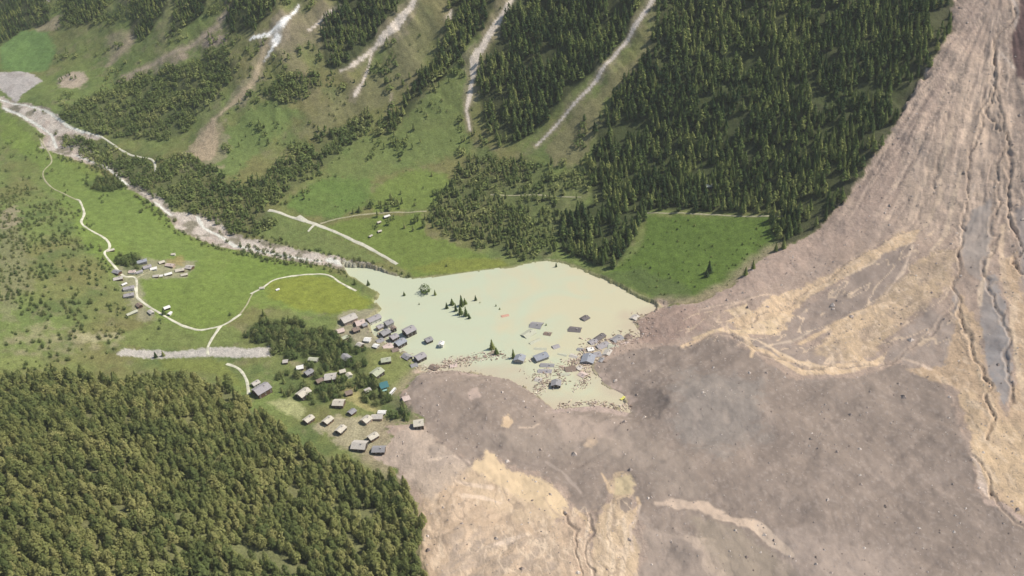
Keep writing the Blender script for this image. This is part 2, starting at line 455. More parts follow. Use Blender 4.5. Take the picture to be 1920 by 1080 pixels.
mH = lay([(355,275),(400,225),(412,255),(405,290),(365,310)], C(.38,.30,.20), 3, .7, 3, .7)

# --- the debris
GREY = C(.255, .205, .168); PINK = C(.405, .308, .242); TAN = C(.64, .475, .305); WET = C(.68, .52, .33); BLU = C(.34,.315,.30); DRK = C(.27,.215,.175)
mD = ss(-1.5, 1.5, sdD + (n10 + n3 * .5) * 2.5)
save = COL.copy()
RGH = RGH * (1 - mD) + .7 * mD
COL[:] = PINK
mixc(ss(-.4, .8, fbm(x, y, 22, 4, 70)) * .55, C(.36,.285,.235))
flow3 = fbm(ang * 1000, rad * 0.55, 9, 3, 45)
mixc(ss(.0, .8, flow + flow3 * .5) * up_fan * .55, C(.50,.38,.29))
mixc(ss(.0, .9, -flow2 + flow3 * .4) * up_fan * .45, C(.37,.29,.235))
mixc(ss(.2, 1.0, flow3) * up_fan * .35, C(.56,.43,.33))
lay([(1480,430),(1640,300),(1780,100),(1800,0),(1850,0),(1800,200),(1720,330),(1650,420),(1500,510),(1330,600),(1240,590)], C(.44,.33,.265), 14, .6, 10, .9)
lay([(1790,100),(1900,100),(1920,300),(1900,420),(1840,420),(1760,470),(1690,440),(1700,340),(1750,220)], C(.60,.465,.35), 14, .55, 12, .8, .4 + .6 * ss(-.5, .5, flow2 + flow3 * .6))
dn = fbm(x, y, 7, 3, 71); dl = fbm(x, y, 55, 3, 72)
mixc(br1 * .6, C(.28,.22,.18)); mixc(br2 * .4, C(.32,.25,.205))
mixc(braid(fu + 4, fv, 34, .11, 141) * (1 - br1) * up_fan * deb * .6, C(.66,.51,.39))
mixc(braid(fu, fv * .8, 21, .12, 149) * up_fan * .8, C(.57,.44,.335))
mixc(braid(fu, fv * .5, 44, .09, 154) * up_fan * .65, C(.66,.51,.39))
# streaky mud fields
str_ = ss(-.5, .6, fbm(x * .9 + y * .45, (y * .9 - x * .45) * 2.6, 14, 4, 73))
str2 = ss(-.5, .6, flow2 + dn * .3)
lay([(785,890),(890,876),(1000,930),(1070,1000),(1110,1080),(1110,1240),(810,1240),(795,1080),(785,1000)], C(.55,.41,.28), 8, .95, 6, .5)
lay([(790,930),(1000,930),(1070,1010),(1110,1090),(830,1090)], C(.66,.50,.35), 8, .65, 6, .6, str_)
lay([(700,850),(760,800),(800,790),(850,860),(890,880),(800,940),(760,900)], C(.47,.38,.30), 8, .8, 6, .6)
lay([(860,1000),(1040,1010),(1060,1090),(820,1090)], C(.40,.33,.27), 8, .5, 6, .7, 1 - str_)
# grey masses
def grey(pts, col=GREY, edge=3, soft=2, op=1.0):
    mm = lay(pts, col, soft, op, edge, .24)
    mixc(mm * ss(-.3, 1, dl) * .35, C(.35,.28,.225))
    mixc(mm * ss(.1, 1, fbm(x, y, 30, 3, 74)) * .30, C(.265,.215,.18))
    mixc(mm * ss(.0, .9, fbm((x + y * .55) * .30, (y - x * .55) * 1.5, 16, 4, 75)) * .30, C(.38,.305,.25))
    mixc(mm * ss(.45, .9, fbm(x, y, 2.6, 2, 76)) * .35, C(.42,.35,.30))
    return mm
g2 = grey([(780,690),(850,690),(900,698),(960,708),(1008,738),(1040,762),(1120,758),(1185,768),(1215,800),(1215,900),(1195,960),(1150,900),(1130,970),(1075,965),(1058,920),(1010,890),(960,875),(915,850),(885,875),(830,835),(790,800),(770,760),(765,725)], C(.285,.228,.184), 4)
g1 = grey([(1108,690),(1180,660),(1270,655),(1350,638),(1410,672),(1480,718),(1600,718),(1690,688),(1760,708),(1795,790),(1820,890),(1850,955),(1960,1010),(1960,1240),(1200,1240),(1190,1080),(1215,1040),(1196,960),(1185,890),(1170,780),(1130,722)], GREY, 3)
lay([(1270,700),(1420,720),(1440,820),(1350,860),(1260,830)], C(.300,.275,.245), 22, .45, 14)
lay([(900,830),(1060,800),(1200,810),(1300,870),(1330,950),(1240,935),(1190,880),(1060,860),(960,860)], C(.355,.29,.235), 14, .5, 8)
lay([(1440,1000),(1600,1010),(1700,1060),(1700,1120),(1480,1100)], C(.42,.34,.285), 16, .45, 10)
g3 = grey([(1365,645),(1440,645),(1470,600),(1490,585),(1550,560),(1620,505),(1700,455),(1712,472),(1690,530),(1660,580),(1640,600),(1560,610),(1490,650),(1560,662),(1600,672),(1560,690),(1480,700),(1420,665)], C(.315,.25,.205), 3)
grey([(1740,590),(1800,620),(1790,700),(1720,690),(1660,680),(1680,640)], C(.37,.30,.25), 5, 4)
lay([(1700,610),(1760,620),(1780,690),(1700,690),(1640,660)], C(.42,.32,.25), 6, .6, 5, .9, str2)
grey([(1802,440),(1830,395),(1855,380),(1862,430),(1850,500),(1835,530),(1815,520),(1800,490)], C(.36,.31,.27), 2)
grey([(1838,530),(1862,520),(1880,570),(1893,650),(1896,720),(1882,782),(1860,740),(1845,680),(1838,600)], BLU, 2)
grey([(1790,545),(1806,590),(1815,680),(1795,640),(1785,590)], BLU, 2)
grey([(1905,400),(1960,380),(1960,640),(1925,600),(1915,520)], C(.33,.28,.25), 2)
# tan, wet mud
lay([(1700,700),(1770,690),(1790,600),(1800,560),(1835,620),(1850,720),(1885,790),(1905,700),(1890,560),(1870,500),(1900,480),(1925,600),(1960,700),(1960,1010),(1880,960),(1848,935),(1824,868),(1812,800),(1795,740)], C(.57,.415,.27), 2.5, .9, 3, .9)
lay([(1795,740),(1812,800),(1824,868),(1848,935),(1870,930),(1850,860),(1840,780),(1820,740)], TAN, 2, .9, 2, .8)
lay([(1812,800),(1900,800),(1960,860),(1960,1000),(1900,960),(1840,900)], C(.61,.455,.29), 5, .9, 4, .8)
lay([(1700,440),(1722,436),(1712,462),(1660,485),(1590,525),(1520,560),(1490,590),(1465,632),(1400,635),(1365,610),(1420,590),(1450,562),(1530,530),(1600,495),(1650,470)], TAN, 2, .92, 3, .8)
lay([(1430,610),(1470,600),(1455,630),(1405,632),(1400,618)], WET, 2, .9, 1.5, .3)
lay([(1360,590),(1400,580),(1410,600),(1380,602)], WET, 1.5, .8, 1.5, .4)
lay([(1660,560),(1720,500),(1745,485),(1790,480),(1785,530),(1745,580),(1700,610),(1665,640),(1640,670),(1610,690),(1560,685),(1520,668),(1560,640),(1600,600),(1640,580)], C(.56,.42,.27), 4, .85, 5, .9, .55 + .45 * str2)
lay([(1560,610),(1640,590),(1670,570),(1660,600),(1590,640),(1530,660),(1560,630)], TAN, 2.5, .8, 2, .6)
lay([(1490,700),(1600,700),(1660,670),(1650,690),(1590,708),(1510,712)], TAN, 1.5, .9, 1.5, .5)
def rim(pts, w, col=None, op=.95): seam(pts, w, TAN if col is None else col, op, .6, 1.0)
rim([(1280,655),(1330,634),(1360,626),(1395,640),(1412,668),(1408,680)], [2,3,4,4,2.5,1.5])
rim([(1300,640),(1350,628),(1400,632),(1450,630)], [1.5,3,5,4], WET)
rim([(1410,662),(1440,672),(1470,690),(1500,706),(1560,708),(1600,702)], [2,3,3,3.5,3,2])
rim([(1450,668),(1480,685),(1540,698),(1620,690)], [1.5,3,4,3])
rim([(1590,660),(1620,690),(1640,690)], [2,4,3])
rim([(1690,680),(1720,688),(1742,697)], [1.5,2.5,2], C(.6,.47,.36))
rim([(1360,585),(1440,560),(1450,560)], [1.5,2,2], C(.58,.44,.32))
rim([(1370,615),(1400,605),(1440,590)], [1.5,2,2])
rim([(1660,560),(1690,520),(1700,500),(1710,470)], [1,1.8,1.5,2], C(.6,.47,.36))
rim([(1500,650),(1560,620),(1600,600),(1650,580)], [2,5,4,2])
rim([(1420,665),(1500,640),(1520,625)], [1,1.8,1.5], C(.56,.45,.34), .7)
# big tan pond of the foreground with its clean upper shore
lay([(888,884),(893,862),(905,874),(914,850),(935,868),(962,888),(985,895),(1010,900),(1040,920),(1058,935),(1070,960),(1065,975),(1040,985),(1010,960),(960,930),(910,905)], WET, 1.5, 1, 1.5, .12)
lay([(880,890),(910,905),(960,930),(1010,960),(1040,985),(1060,1000),(980,990),(900,950),(860,910)], C(.60,.46,.31), 10, .8, 6, .5)
lay([(1142,905),(1155,893),(1175,893),(1190,912),(1192,935),(1184,950),(1194,985),(1188,1010),(1204,1040),(1196,1090),(1110,1090),(1118,1000),(1132,960),(1146,945)], C(.60,.455,.30), 1.5, .95, 2.5, .7)
lay([(1060,960),(1085,965),(1105,985),(1110,1090),(1075,1090),(1055,1000)], C(.55,.41,.29), 2, .9, 3, .8)
lay([(1150,900),(1180,897),(1190,915),(1186,940),(1150,938)], C(.58,.47,.29), 2, .9, 1.5, .15)
lay([(1160,950),(1175,940),(1188,950),(1185,970),(1172,978),(1162,968)], GREY, 1, .95, 1, .3)
rim([(1128,895),(1140,912),(1146,930)], [1,1.5,2])
rim([(1195,945),(1200,960),(1188,975),(1180,1000)], [1,1.5,1.5,1.5])
rim([(1078,962),(1100,985),(1108,1010)], [1.5,2,2])
# pale ridge of the lower right
rim([(1230,955),(1260,952),(1300,957),(1325,952)], [2.5,4,4,2], C(.55,.43,.33))
rim([(1315,955),(1355,978),(1390,990),(1425,998)], [4,6,6,4], C(.58,.45,.34))
rim([(1425,998),(1450,1020),(1485,1052)], [4,6,3], C(.55,.44,.34), .8)
rim([(1290,1020),(1320,1040),(1350,1080)], [4,9,10], C(.53,.42,.32), .8)
lay([(1196,985),(1230,1000),(1290,1010),(1330,1050),(1340,1100),(1195,1100)], C(.45,.36,.29), 8, .6, 8)
lay([(1290,965),(1400,1010),(1470,1060),(1490,1100),(1360,1090),(1300,1000)], C(.315,.26,.20), 5, .8, 3)
rim([(1824,868),(1832,885),(1838,905),(1850,940)], [2.5,2,3,1], C(.70,.56,.45))
rim([(1848,950),(1880,960),(1920,990)], [3,4,3], C(.50,.38,.31))
for pts, w, c_ in [
 ([(1825,355),(1815,385),(1806,410),(1801,440),(1799,470)], 1.6, C(.66,.53,.42)),
 ([(1862,470),(1850,505),(1838,545),(1836,580)], 1.8, C(.66,.52,.38)),
 ([(1900,130),(1875,100),(1862,140),(1860,170)], 1.4, C(.70,.57,.46)),
 ([(1895,0),(1908,30),(1905,55)], 2.2, C(.72,.60,.50)),
 ([(1745,300),(1735,340),(1715,380),(1706,420)], 2.2, C(.62,.48,.36)),
 ([(1730,240),(1720,300),(1690,370),(1660,420)], 2.0, C(.60,.46,.35)),
 ([(1780,260),(1765,320),(1760,380),(1735,430)], 2.4, C(.62,.48,.35)),
 ([(1800,330),(1785,390),(1770,450),(1745,480)], 2.0, C(.63,.49,.36)),
 ([(1905,560),(1895,620),(1905,690),(1918,760)], 2.2, C(.66,.51,.35)),
 ([(1880,430),(1875,480),(1885,540),(1900,600)], 2.6, C(.62,.47,.33)),
 ([(1810,600),(1822,660),(1838,720),(1860,780),(1870,850)], 2.0, C(.66,.50,.33)),
 ([(1500,560),(1540,540),(1600,520),(1640,500)], 1.6, C(.70,.54,.37)),
 ([(1380,640),(1420,650),(1455,668),(1500,690),(1560,700)], 1.6, C(.68,.53,.37)),
 ([(1560,655),(1575,670),(1580,690)], 1.4, C(.64,.50,.36)),
 ([(1545,655),(1560,675),(1562,695)], 1.4, C(.64,.50,.36)),
 ([(1300,590),(1345,580),(1390,575),(1430,562)], 1.5, C(.60,.46,.35)),
 ([(1330,600),(1350,615),(1362,628)], 1.4, C(.58,.44,.34)),
 ([(1105,985),(1100,1020),(1108,1060),(1112,1100)], 1.4, C(.72,.57,.42)),
 ([(1150,960),(1140,1000),(1150,1050),(1145,1100)], 1.6, C(.72,.57,.40)),
 ([(1170,985),(1175,1030),(1165,1090)], 1.5, C(.71,.56,.40)),
 ([(1200,960),(1196,985),(1182,1000),(1186,1040)], 1.0, C(.66,.52,.40)),
 ([(800,870),(850,862),(880,872)], 1.6, C(.56,.45,.36)),
 ([(850,900),(880,912),(920,918)], 2.2, C(.74,.58,.43)),
 ([(870,935),(905,940),(940,950)], 2.2, C(.74,.58,.43)),
 ([(930,1030),(960,1022),(990,1015)], 2.0, C(.74,.59,.45)),
 ([(1020,940),(1035,965),(1060,985)], 1.2, C(.50,.38,.27)),
 ([(820,830),(850,852),(880,878)], 1.6, C(.30,.24,.195)),
 ([(895,800),(930,840),(975,870),(1030,885)], 1.4, C(.28,.225,.185)),
 ([(1025,870),(1060,895),(1090,930)], 1.3, C(.42,.34,.28)),
]: rim(pts, w, c_, .85)
# small islands of mud in the grey
lay([(945,790),(955,785),(962,800),(955,812),(942,808)], TAN, 1.5, .9, 1)
lay([(1100,825),(1115,812),(1122,830),(1112,852),(1095,845)], C(.55,.42,.30), 2, .9, 2)
lay([(875,740),(895,730),(900,750),(880,760)], C(.53,.41,.34), 2.5, .7, 2)
rim([(975,812),(1000,810),(1010,804)], [1.5,2,1.5], C(.55,.43,.33))
lay([(1030,770),(1110,790),(1170,790),(1150,830),(1060,830)], C(.43,.34,.275), 8, .7, 6)
# broken wood and rubble along the front of the slide
fr = ss(26, 3, sdD) * ss(-2, 3, sdD) * ss(30, 0, -sdL)
mixc(fr * ss(-.1, .7, dn) * .6, C(.52,.40,.33))
lay([(1240,575),(1310,580),(1330,620),(1250,650),(1190,640),(1190,605)], C(.36,.26,.21), 6, .8, 5, .9)
lay([(1040,758),(1120,752),(1180,762),(1170,775),(1100,770),(1040,770)], C(.50,.39,.33), 2, .7, 3, .9)
cross = ss(0, 12, sdist(x, y, land([(1260,590),(1450,560),(1700,430),(1800,430),(1800,700),(1740,700),(1500,712),(1400,670),(1260,640)]), 30))
cu, cv = x * .80 + y * .60, (y * .80 - x * .60)
mixc(cross * braid(cu * .35, cv, 15, .10, 155) * .8, C(.66,.51,.36))
mixc(cross * braid(cu * .35, cv, 9, .07, 156) * .5, C(.30,.24,.195))
low = ss(0, 14, sdist(x, y, land([(1050,950),(1200,940),(1200,1100),(820,1100),(900,1000)]), 30))
mixc(low * braid(lu, lv * 1.2, 11, .12, 157) * .7, C(.76,.60,.43))
mixc(low * braid(lu, lv * 1.2, 8, .08, 158) * .6, C(.40,.31,.225))
tanz = ss(.45, .58, COL[:, 0]) * (1 - up_fan * .5)
tanz_keep = ss(.2, .3, RGH)
mixc(tanz * br3 * .75 * tanz_keep, C(.36,.275,.205))
mixc(tanz * tanz_keep * ss(.25, .9, fbm(lu, lv, 5, 3, 151)) * .55, C(.76,.60,.43))
mixc(tanz * tanz_keep * ss(.25, .9, fbm(lu, lv, 6, 3, 152)) * .45, C(.44,.335,.24))
mixc((1 - tanz) * ss(.35, .9, fbm(lu, lv, 8, 3, 153)) * .25, C(.43,.345,.285))
for d, w in gul:
    mixc(ss(w * .7, w * .1, d) * .6, DRK)
    mixc(ss(w * 3.5, w * 2.2, d) * ss(w * 1.2, w * 2, d) * .35, C(.60,.46,.33))
# dark rock at the right edge
rk = land([(1960,-80),(1915,-60),(1912,30),(1896,70),(1895,110),(1905,150),(1960,160)])
mrk = ss(-2, 2, sdist(x, y, rk, 20) + n10 * 2)
mixc(mrk, C(.155,.10,.09))
COLd = COL; COL = save * (1 - mD[:, None]) + COLd * mD[:, None]

# fade of trees into slide: dusty edge
mixc(ss(-22, -4, sdD + n10 * 4) * (sdD < 0) * (hill_s > -40) * .8, C(.30,.25,.16))
mixc(ss(-34, -2, sdD) * (sdD < 0) * (fs > 0) * .5 * ss(-.5, .5, n10), C(.30,.245,.185))
# lake bed / shore tint
mixc(ss(-14, -5, sdD) * (1 - mD) * ss(-12, -6, sdL), C(.44, .345, .265))
mixc(ss(-3.5, -.5, sdL) * (1 - mD) * .6, C(.33,.31,.17))

# ------------------------------------------------------------------ where the woods stand
FOREST = {
 'A': [(1240,-40),(1815,-60),(1800,30),(1750,130),(1708,225),(1645,318),(1590,385),(1535,435),(1470,465),(1440,425),(1465,400),(1215,396),(1198,440),(1150,505),(1095,490),(1045,470),(1050,410),(1110,380),(1100,320),(1120,250),(1150,180),(1215,100)],
 'B': [(975,-40),(1225,-40),(1185,50),(1140,110),(1060,190),(1010,240),(985,265),(930,275),(900,210),(893,150),(925,90),(950,40)],
 'C': [(860,-40),(955,-40),(915,50),(850,130),(790,190),(740,245),(728,235),(765,180),(800,130),(835,70)],
 'D': [(650,-40),(765,-40),(745,25),(700,75),(650,135),(608,130),(600,80),(620,30)],
 'E': [(430,-40),(530,-40),(515,15),(480,62),(425,62),(425,20)],
 'F': [(-20,-20),(50,-20),(95,15),(92,40),(40,60),(-20,100)],
 'P': [(250,-30),(330,-30),(310,20),(270,70),(240,60)],
 'Q': [(345,-30),(400,-30),(380,20),(330,60),(310,70),(325,20)],
 'G': [(120,-20),(215,-20),(190,30),(160,48),(122,45)],
}
LARCH = {
 'H': [(105,210),(180,175),(260,140),(400,100),(445,110),(430,150),(380,200),(350,250),(300,265),(200,255),(125,232)],
 'I': [(300,300),(360,290),(420,335),(500,375),(515,425),(455,445),(400,415),(330,392),(315,370)],
 'J': [(455,345),(530,305),(610,250),(690,210),(700,230),(640,290),(560,350),(510,385),(465,375)],
 'K': [(800,400),(850,330),(880,290),(930,300),(1000,290),(1040,330),(1060,380),(1040,440),(1030,488),(960,485),(880,450),(830,440)],
 'L': [(740,245),(700,265),(720,235),(745,215),(770,200)],
 'N': [(500,175),(520,150),(600,140),(612,165),(540,200)],
 'O': [(110,255),(200,262),(300,300),(325,350),(290,370),(230,330),(150,290)],
}
NEARW = [(-400,700),(0,712),(110,704),(230,712),(330,712),(425,722),(470,765),(520,795),(560,825),(610,855),(660,872),(700,888),(745,897),(785,950),(795,1000),(785,1040),(800,1080),(812,1120),(830,1300),(-400,1300)]
VILW = [[(460,615),(500,600),(560,605),(620,620),(650,660),(645,690),(600,700),(560,680),(520,670),(500,650),(470,645)],
        [(600,640),(660,640),(690,665),(690,700),(650,700),(610,690)],
        [(655,715),(700,700),(750,745),(790,790),(740,790),(700,765),(670,745)],
        [(590,700),(640,715),(650,745),(600,760),(580,720)],
        [(520,700),(560,700),(590,735),(600,775),(560,750),(530,745)],
        [(160,340),(215,330),(235,350),(200,360),(160,355)],
        [(215,480),(255,475),(275,500),(255,515),(230,505)],
        [(740,520),(760,515),(800,530),(770,538)],
        [(655,500),(720,520),(735,530),(700,535)]]
FP = {k: land(v) for k, v in FOREST.items()}; LP = {k: land(v) for k, v in LARCH.items()}
NWP = land(NEARW); VWP = [land(v) for v in VILW]
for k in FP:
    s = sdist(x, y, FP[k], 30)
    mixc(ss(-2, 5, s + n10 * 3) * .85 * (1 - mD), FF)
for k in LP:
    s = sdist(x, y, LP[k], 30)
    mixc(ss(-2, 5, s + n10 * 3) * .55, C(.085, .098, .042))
s = sdist(x, y, NWP, 30)
mixc(ss(-2, 5, s + n10 * 3) * .8, C(.15, .15, .07))
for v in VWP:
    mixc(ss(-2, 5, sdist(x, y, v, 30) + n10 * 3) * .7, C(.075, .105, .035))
# the tracks stay open through the woods
COL = np.clip(COL, 0.01, .95)

# ------------------------------------------------------------------ materials
def newmat(name):
    m = bpy.data.materials.new(name); m.use_nodes = True
    n = m.node_tree.nodes; b = n['Principled BSDF']
    b.inputs['Roughness'].default_value = .9
    b.inputs['Specular IOR Level'].default_value = .15
    return m, m.node_tree, b

def ground_mat(name, bump=1.0, grain=.35, rough=.95, spec=.1, sc=(1.1, .25), streak=False):
    m, t, b = newmat(name)
    L = t.links.new; N = t.nodes.new
    at = N('ShaderNodeAttribute'); at.attribute_name = 'cover'
    rg = N('ShaderNodeAttribute'); rg.attribute_name = 'grit'
    tc = N('ShaderNodeTexCoord')
    n1 = N('ShaderNodeTexNoise'); n1.inputs['Scale'].default_value = sc[0]; n1.inputs['Detail'].default_value = 5; n1.inputs['Roughness'].default_value = .7
    n2 = N('ShaderNodeTexNoise'); n2.inputs['Scale'].default_value = sc[1]; n2.inputs['Detail'].default_value = 6; n2.inputs['Roughness'].default_value = .65
    L(tc.outputs['Object'], n1.inputs['Vector']); L(tc.outputs['Object'], n2.inputs['Vector'])
    r1 = N('ShaderNodeMapRange'); r1.inputs[1].default_value = .3; r1.inputs[2].default_value = .7; r1.inputs[3].default_value = 1 - grain; r1.inputs[4].default_value = 1 + grain
    r2 = N('ShaderNodeMapRange'); r2.inputs[1].default_value = .3; r2.inputs[2].default_value = .7; r2.inputs[3].default_value = 1 - grain * .6; r2.inputs[4].default_value = 1 + grain * .6
    L(n1.outputs[0], r1.inputs[0]); L(n2.outputs[0], r2.inputs[0])
    mu = N('ShaderNodeMath'); mu.operation = 'MULTIPLY'; L(r1.outputs[0], mu.inputs[0]); L(r2.outputs[0], mu.inputs[1])
    if streak:   # rills: noise drawn out along the way the mud ran, and scattered pale blocks
        mp = N('ShaderNodeMapping'); mp.inputs['Scale'].default_value = (1, .28, 1); mp.inputs['Rotation'].default_value = (0, 0, .12)
        L(tc.outputs['Object'], mp.inputs['Vector'])
        n3_ = N('ShaderNodeTexNoise'); n3_.inputs['Scale'].default_value = .28; n3_.inputs['Detail'].default_value = 6; n3_.inputs['Roughness'].default_value = .68; n3_.inputs['Distortion'].default_value = .5
        L(mp.outputs[0], n3_.inputs['Vector'])
        r3 = N('ShaderNodeMapRange'); r3.inputs[1].default_value = .38; r3.inputs[2].default_value = .62; r3.inputs[3].default_value = .84; r3.inputs[4].default_value = 1.14
        L(n3_.outputs[0], r3.inputs[0])
        m2 = N('ShaderNodeMath'); m2.operation = 'MULTIPLY'; L(mu.outputs[0], m2.inputs[0]); L(r3.outputs[0], m2.inputs[1]); mu = m2
        vo = N('ShaderNodeTexVoronoi'); vo.inputs['Scale'].default_value = .32; L(tc.outputs['Object'], vo.inputs['Vector'])
        r4 = N('ShaderNodeMapRange'); r4.inputs[1].default_value = .10; r4.inputs[2].default_value = .22; r4.inputs[3].default_value = 1.28; r4.inputs[4].default_value = 1.0
        L(vo.outputs['Distance'], r4.inputs[0])
        m3 = N('ShaderNodeMath'); m3.operation = 'MULTIPLY'; L(mu.outputs[0], m3.inputs[0]); L(r4.outputs[0], m3.inputs[1]); mu = m3
    if streak:   # fine silt is smooth, coarse debris is rough
        rs_ = N('ShaderNodeMapRange'); rs_.inputs[1].default_value = .1; rs_.inputs[2].default_value = .7; rs_.inputs[3].default_value = .10; rs_.inputs[4].default_value = .5
        L(rg.outputs['Fac'], rs_.inputs[0])
        mxx = N('ShaderNodeMix'); mxx.data_type = 'FLOAT'; mxx.inputs[2].default_value = 1.0; L(rs_.outputs[0], mxx.inputs[0]); L(mu.outputs[0], mxx.inputs[3]); mu = mxx
    vm = N('ShaderNodeVectorMath'); vm.operation = 'SCALE'; L(at.outputs['Color'], vm.inputs[0]); L(mu.outputs[0], vm.inputs['Scale'])
    L(vm.outputs[0], b.inputs['Base Color'])
    ad = N('ShaderNodeMath'); ad.operation = 'MULTIPLY_ADD'; ad.inputs[1].default_value = 2.5; L(n2.outputs[0], ad.inputs[0]); L(n1.outputs[0], ad.inputs[2])
    bm = N('ShaderNodeBump'); bm.inputs['Distance'].default_value = bump; L(ad.outputs[0], bm.inputs['Height']); L(rg.outputs['Fac'], bm.inputs['Strength'])
    L(bm.outputs[0], b.inputs['Normal'])
    b.inputs['Roughness'].default_value = rough; b.inputs['Specular IOR Level'].default_value = spec
    return m
M_grass = ground_mat('grass_slope', 1.6, .38, sc=(.55, .12))
M_deb = ground_mat('slide_debris', .8, .20, sc=(.55, .16), streak=True)
M_grav = ground_mat('river_gravel', 1.2, .28, sc=(.8, .2))

def flat_mat(name, col, rough=.85, grain=.2, scale=1.2, bump=0.0, spec=.2, rand=0.0, metal=0):
    m, t, b = newmat(name)
    L = t.links.new; N = t.nodes.new
    tc = N('ShaderNodeTexCoord'); n1 = N('ShaderNodeTexNoise'); n1.inputs['Scale'].default_value = scale; n1.inputs['Detail'].default_value = 4
    L(tc.outputs['Object'], n1.inputs['Vector'])
    r1 = N('ShaderNodeMapRange'); r1.inputs[1].default_value = .3; r1.inputs[2].default_value = .7; r1.inputs[3].default_value = 1 - grain; r1.inputs[4].default_value = 1 + grain
    L(n1.outputs[0], r1.inputs[0])
    vm = N('ShaderNodeVectorMath'); vm.operation = 'SCALE'; vm.inputs[0].default_value = col
    L(r1.outputs[0], vm.inputs['Scale']); L(vm.outputs[0], b.inputs['Base Color'])
    b.inputs['Roughness'].default_value = rough; b.inputs['Specular IOR Level'].default_value = spec
    if bump:
        bm = N('ShaderNodeBump'); bm.inputs['Distance'].default_value = bump; L(n1.outputs[0], bm.inputs['Height']); L(bm.outputs[0], b.inputs['Normal'])
    return m

def leaf_mat(name, c0, c1, c2, merged, trans=0.0):
    """foliage that varies from tree to tree and over each crown"""
    m, t, b = newmat(name)
    L = t.links.new; N = t.nodes.new
    cr = N('ShaderNodeValToRGB'); e = cr.color_ramp.elements
    e[0].color = (*c0, 1); e[1].color = (*c2, 1); k = e.new(.5); k.color = (*c1, 1)
    if merged:
        a = N('ShaderNodeAttribute'); a.attribute_name = 'tint'; src = a.outputs['Fac']
    else:
        a = N('ShaderNodeObjectInfo'); src = a.outputs['Random']
    L(src, cr.inputs[0])
    tc = N('ShaderNodeTexCoord'); n1 = N('ShaderNodeTexNoise'); n1.inputs['Scale'].default_value = .55; n1.inputs['Detail'].default_value = 3
    L(tc.outputs['Object'], n1.inputs['Vector'])
    r1 = N('ShaderNodeMapRange'); r1.inputs[1].default_value = .3; r1.inputs[2].default_value = .7; r1.inputs[3].default_value = .65; r1.inputs[4].default_value = 1.35
    L(n1.outputs[0], r1.inputs[0])
    vm = N('ShaderNodeVectorMath'); vm.operation = 'SCALE'; L(cr.outputs[0], vm.inputs[0]); L(r1.outputs[0], vm.inputs['Scale'])
    L(vm.outputs[0], b.inputs['Base Color'])
    b.inputs['Roughness'].default_value = .85; b.inputs['Specular IOR Level'].default_value = .1
    if trans:
        tr = N('ShaderNodeBsdfTranslucent'); mx = N('ShaderNodeMixShader'); mx.inputs[0].default_value = trans
        L(vm.outputs[0], tr.inputs['Color']); L(b.outputs[0], mx.inputs[1]); L(tr.outputs[0], mx.inputs[2]); L(mx.outputs[0], t.nodes['Material Output'].inputs['Surface'])
    return m

# ------------------------------------------------------------------ objects and their tags
col = scn.collection
def tag(o, label=None, cat_=None, group=None, kind=None):
    if label: o['label'] = label
    if cat_: o['category'] = cat_
    if group: o['group'] = group
    if kind: o['kind'] = kind
    return o

def mesh_np(name, V, F, mats, k=None, attrs=None, smooth=False, parent=None, midx=None):
    """V (n,3), F (m,k) arrays"""
    V = np.ascontiguousarray(V, np.float32); F = np.ascontiguousarray(F, np.int32)
    k = F.shape[1]
    me = bpy.data.meshes.new(name)
    me.vertices.add(len(V)); me.vertices.foreach_set('co', V.ravel())
    me.loops.add(F.size); me.loops.foreach_set('vertex_index', F.ravel())
    me.polygons.add(len(F)); me.polygons.foreach_set('loop_start', np.arange(0, F.size, k, dtype=np.int32))
    me.polygons.foreach_set('use_smooth', np.full(len(F), smooth, bool))
    for m in mats: me.materials.append(m)
    if midx is not None: me.polygons.foreach_set('material_index', np.ascontiguousarray(midx, np.int32))
    for nm, (ty, arr) in (attrs or {}).items():
        a = me.attributes.new(nm, ty, 'POINT')
        a.data.foreach_set('color' if ty == 'FLOAT_COLOR' else 'value', np.ascontiguousarray(arr, np.float32).ravel())
    me.update(calc_edges=True)
    o = bpy.data.objects.new(name, me); col.objects.link(o)
    if parent: o.parent = parent
    return o

# ------------------------------------------------------------------ ground meshes (one grid, split by what covers it)
V3 = np.stack([VX, VY, VZ], 1)
ii, jj = np.meshgrid(np.arange(NR - 1), np.arange(NP), indexing='ij')
j2 = (jj + 1) % NP
Fq = np.stack([ii * NP + jj, ii * NP + j2, (ii + 1) * NP + j2, (ii + 1) * NP + jj], -1).reshape(-1, 4)[:, ::-1]
vc = np.zeros(VX.size, int)
vc[mY > .5] = 3
vc[mR > .5] = 2
vc[mD > .5] = 1
fcat = vc[Fq[:, 0]]
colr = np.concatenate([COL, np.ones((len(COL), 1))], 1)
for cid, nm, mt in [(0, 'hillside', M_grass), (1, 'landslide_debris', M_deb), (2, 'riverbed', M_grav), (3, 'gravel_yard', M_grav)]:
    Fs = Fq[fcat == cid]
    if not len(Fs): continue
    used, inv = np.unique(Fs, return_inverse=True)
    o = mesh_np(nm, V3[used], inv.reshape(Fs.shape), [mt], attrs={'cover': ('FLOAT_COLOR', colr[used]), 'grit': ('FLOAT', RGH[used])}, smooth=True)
    tag(o, kind='structure')

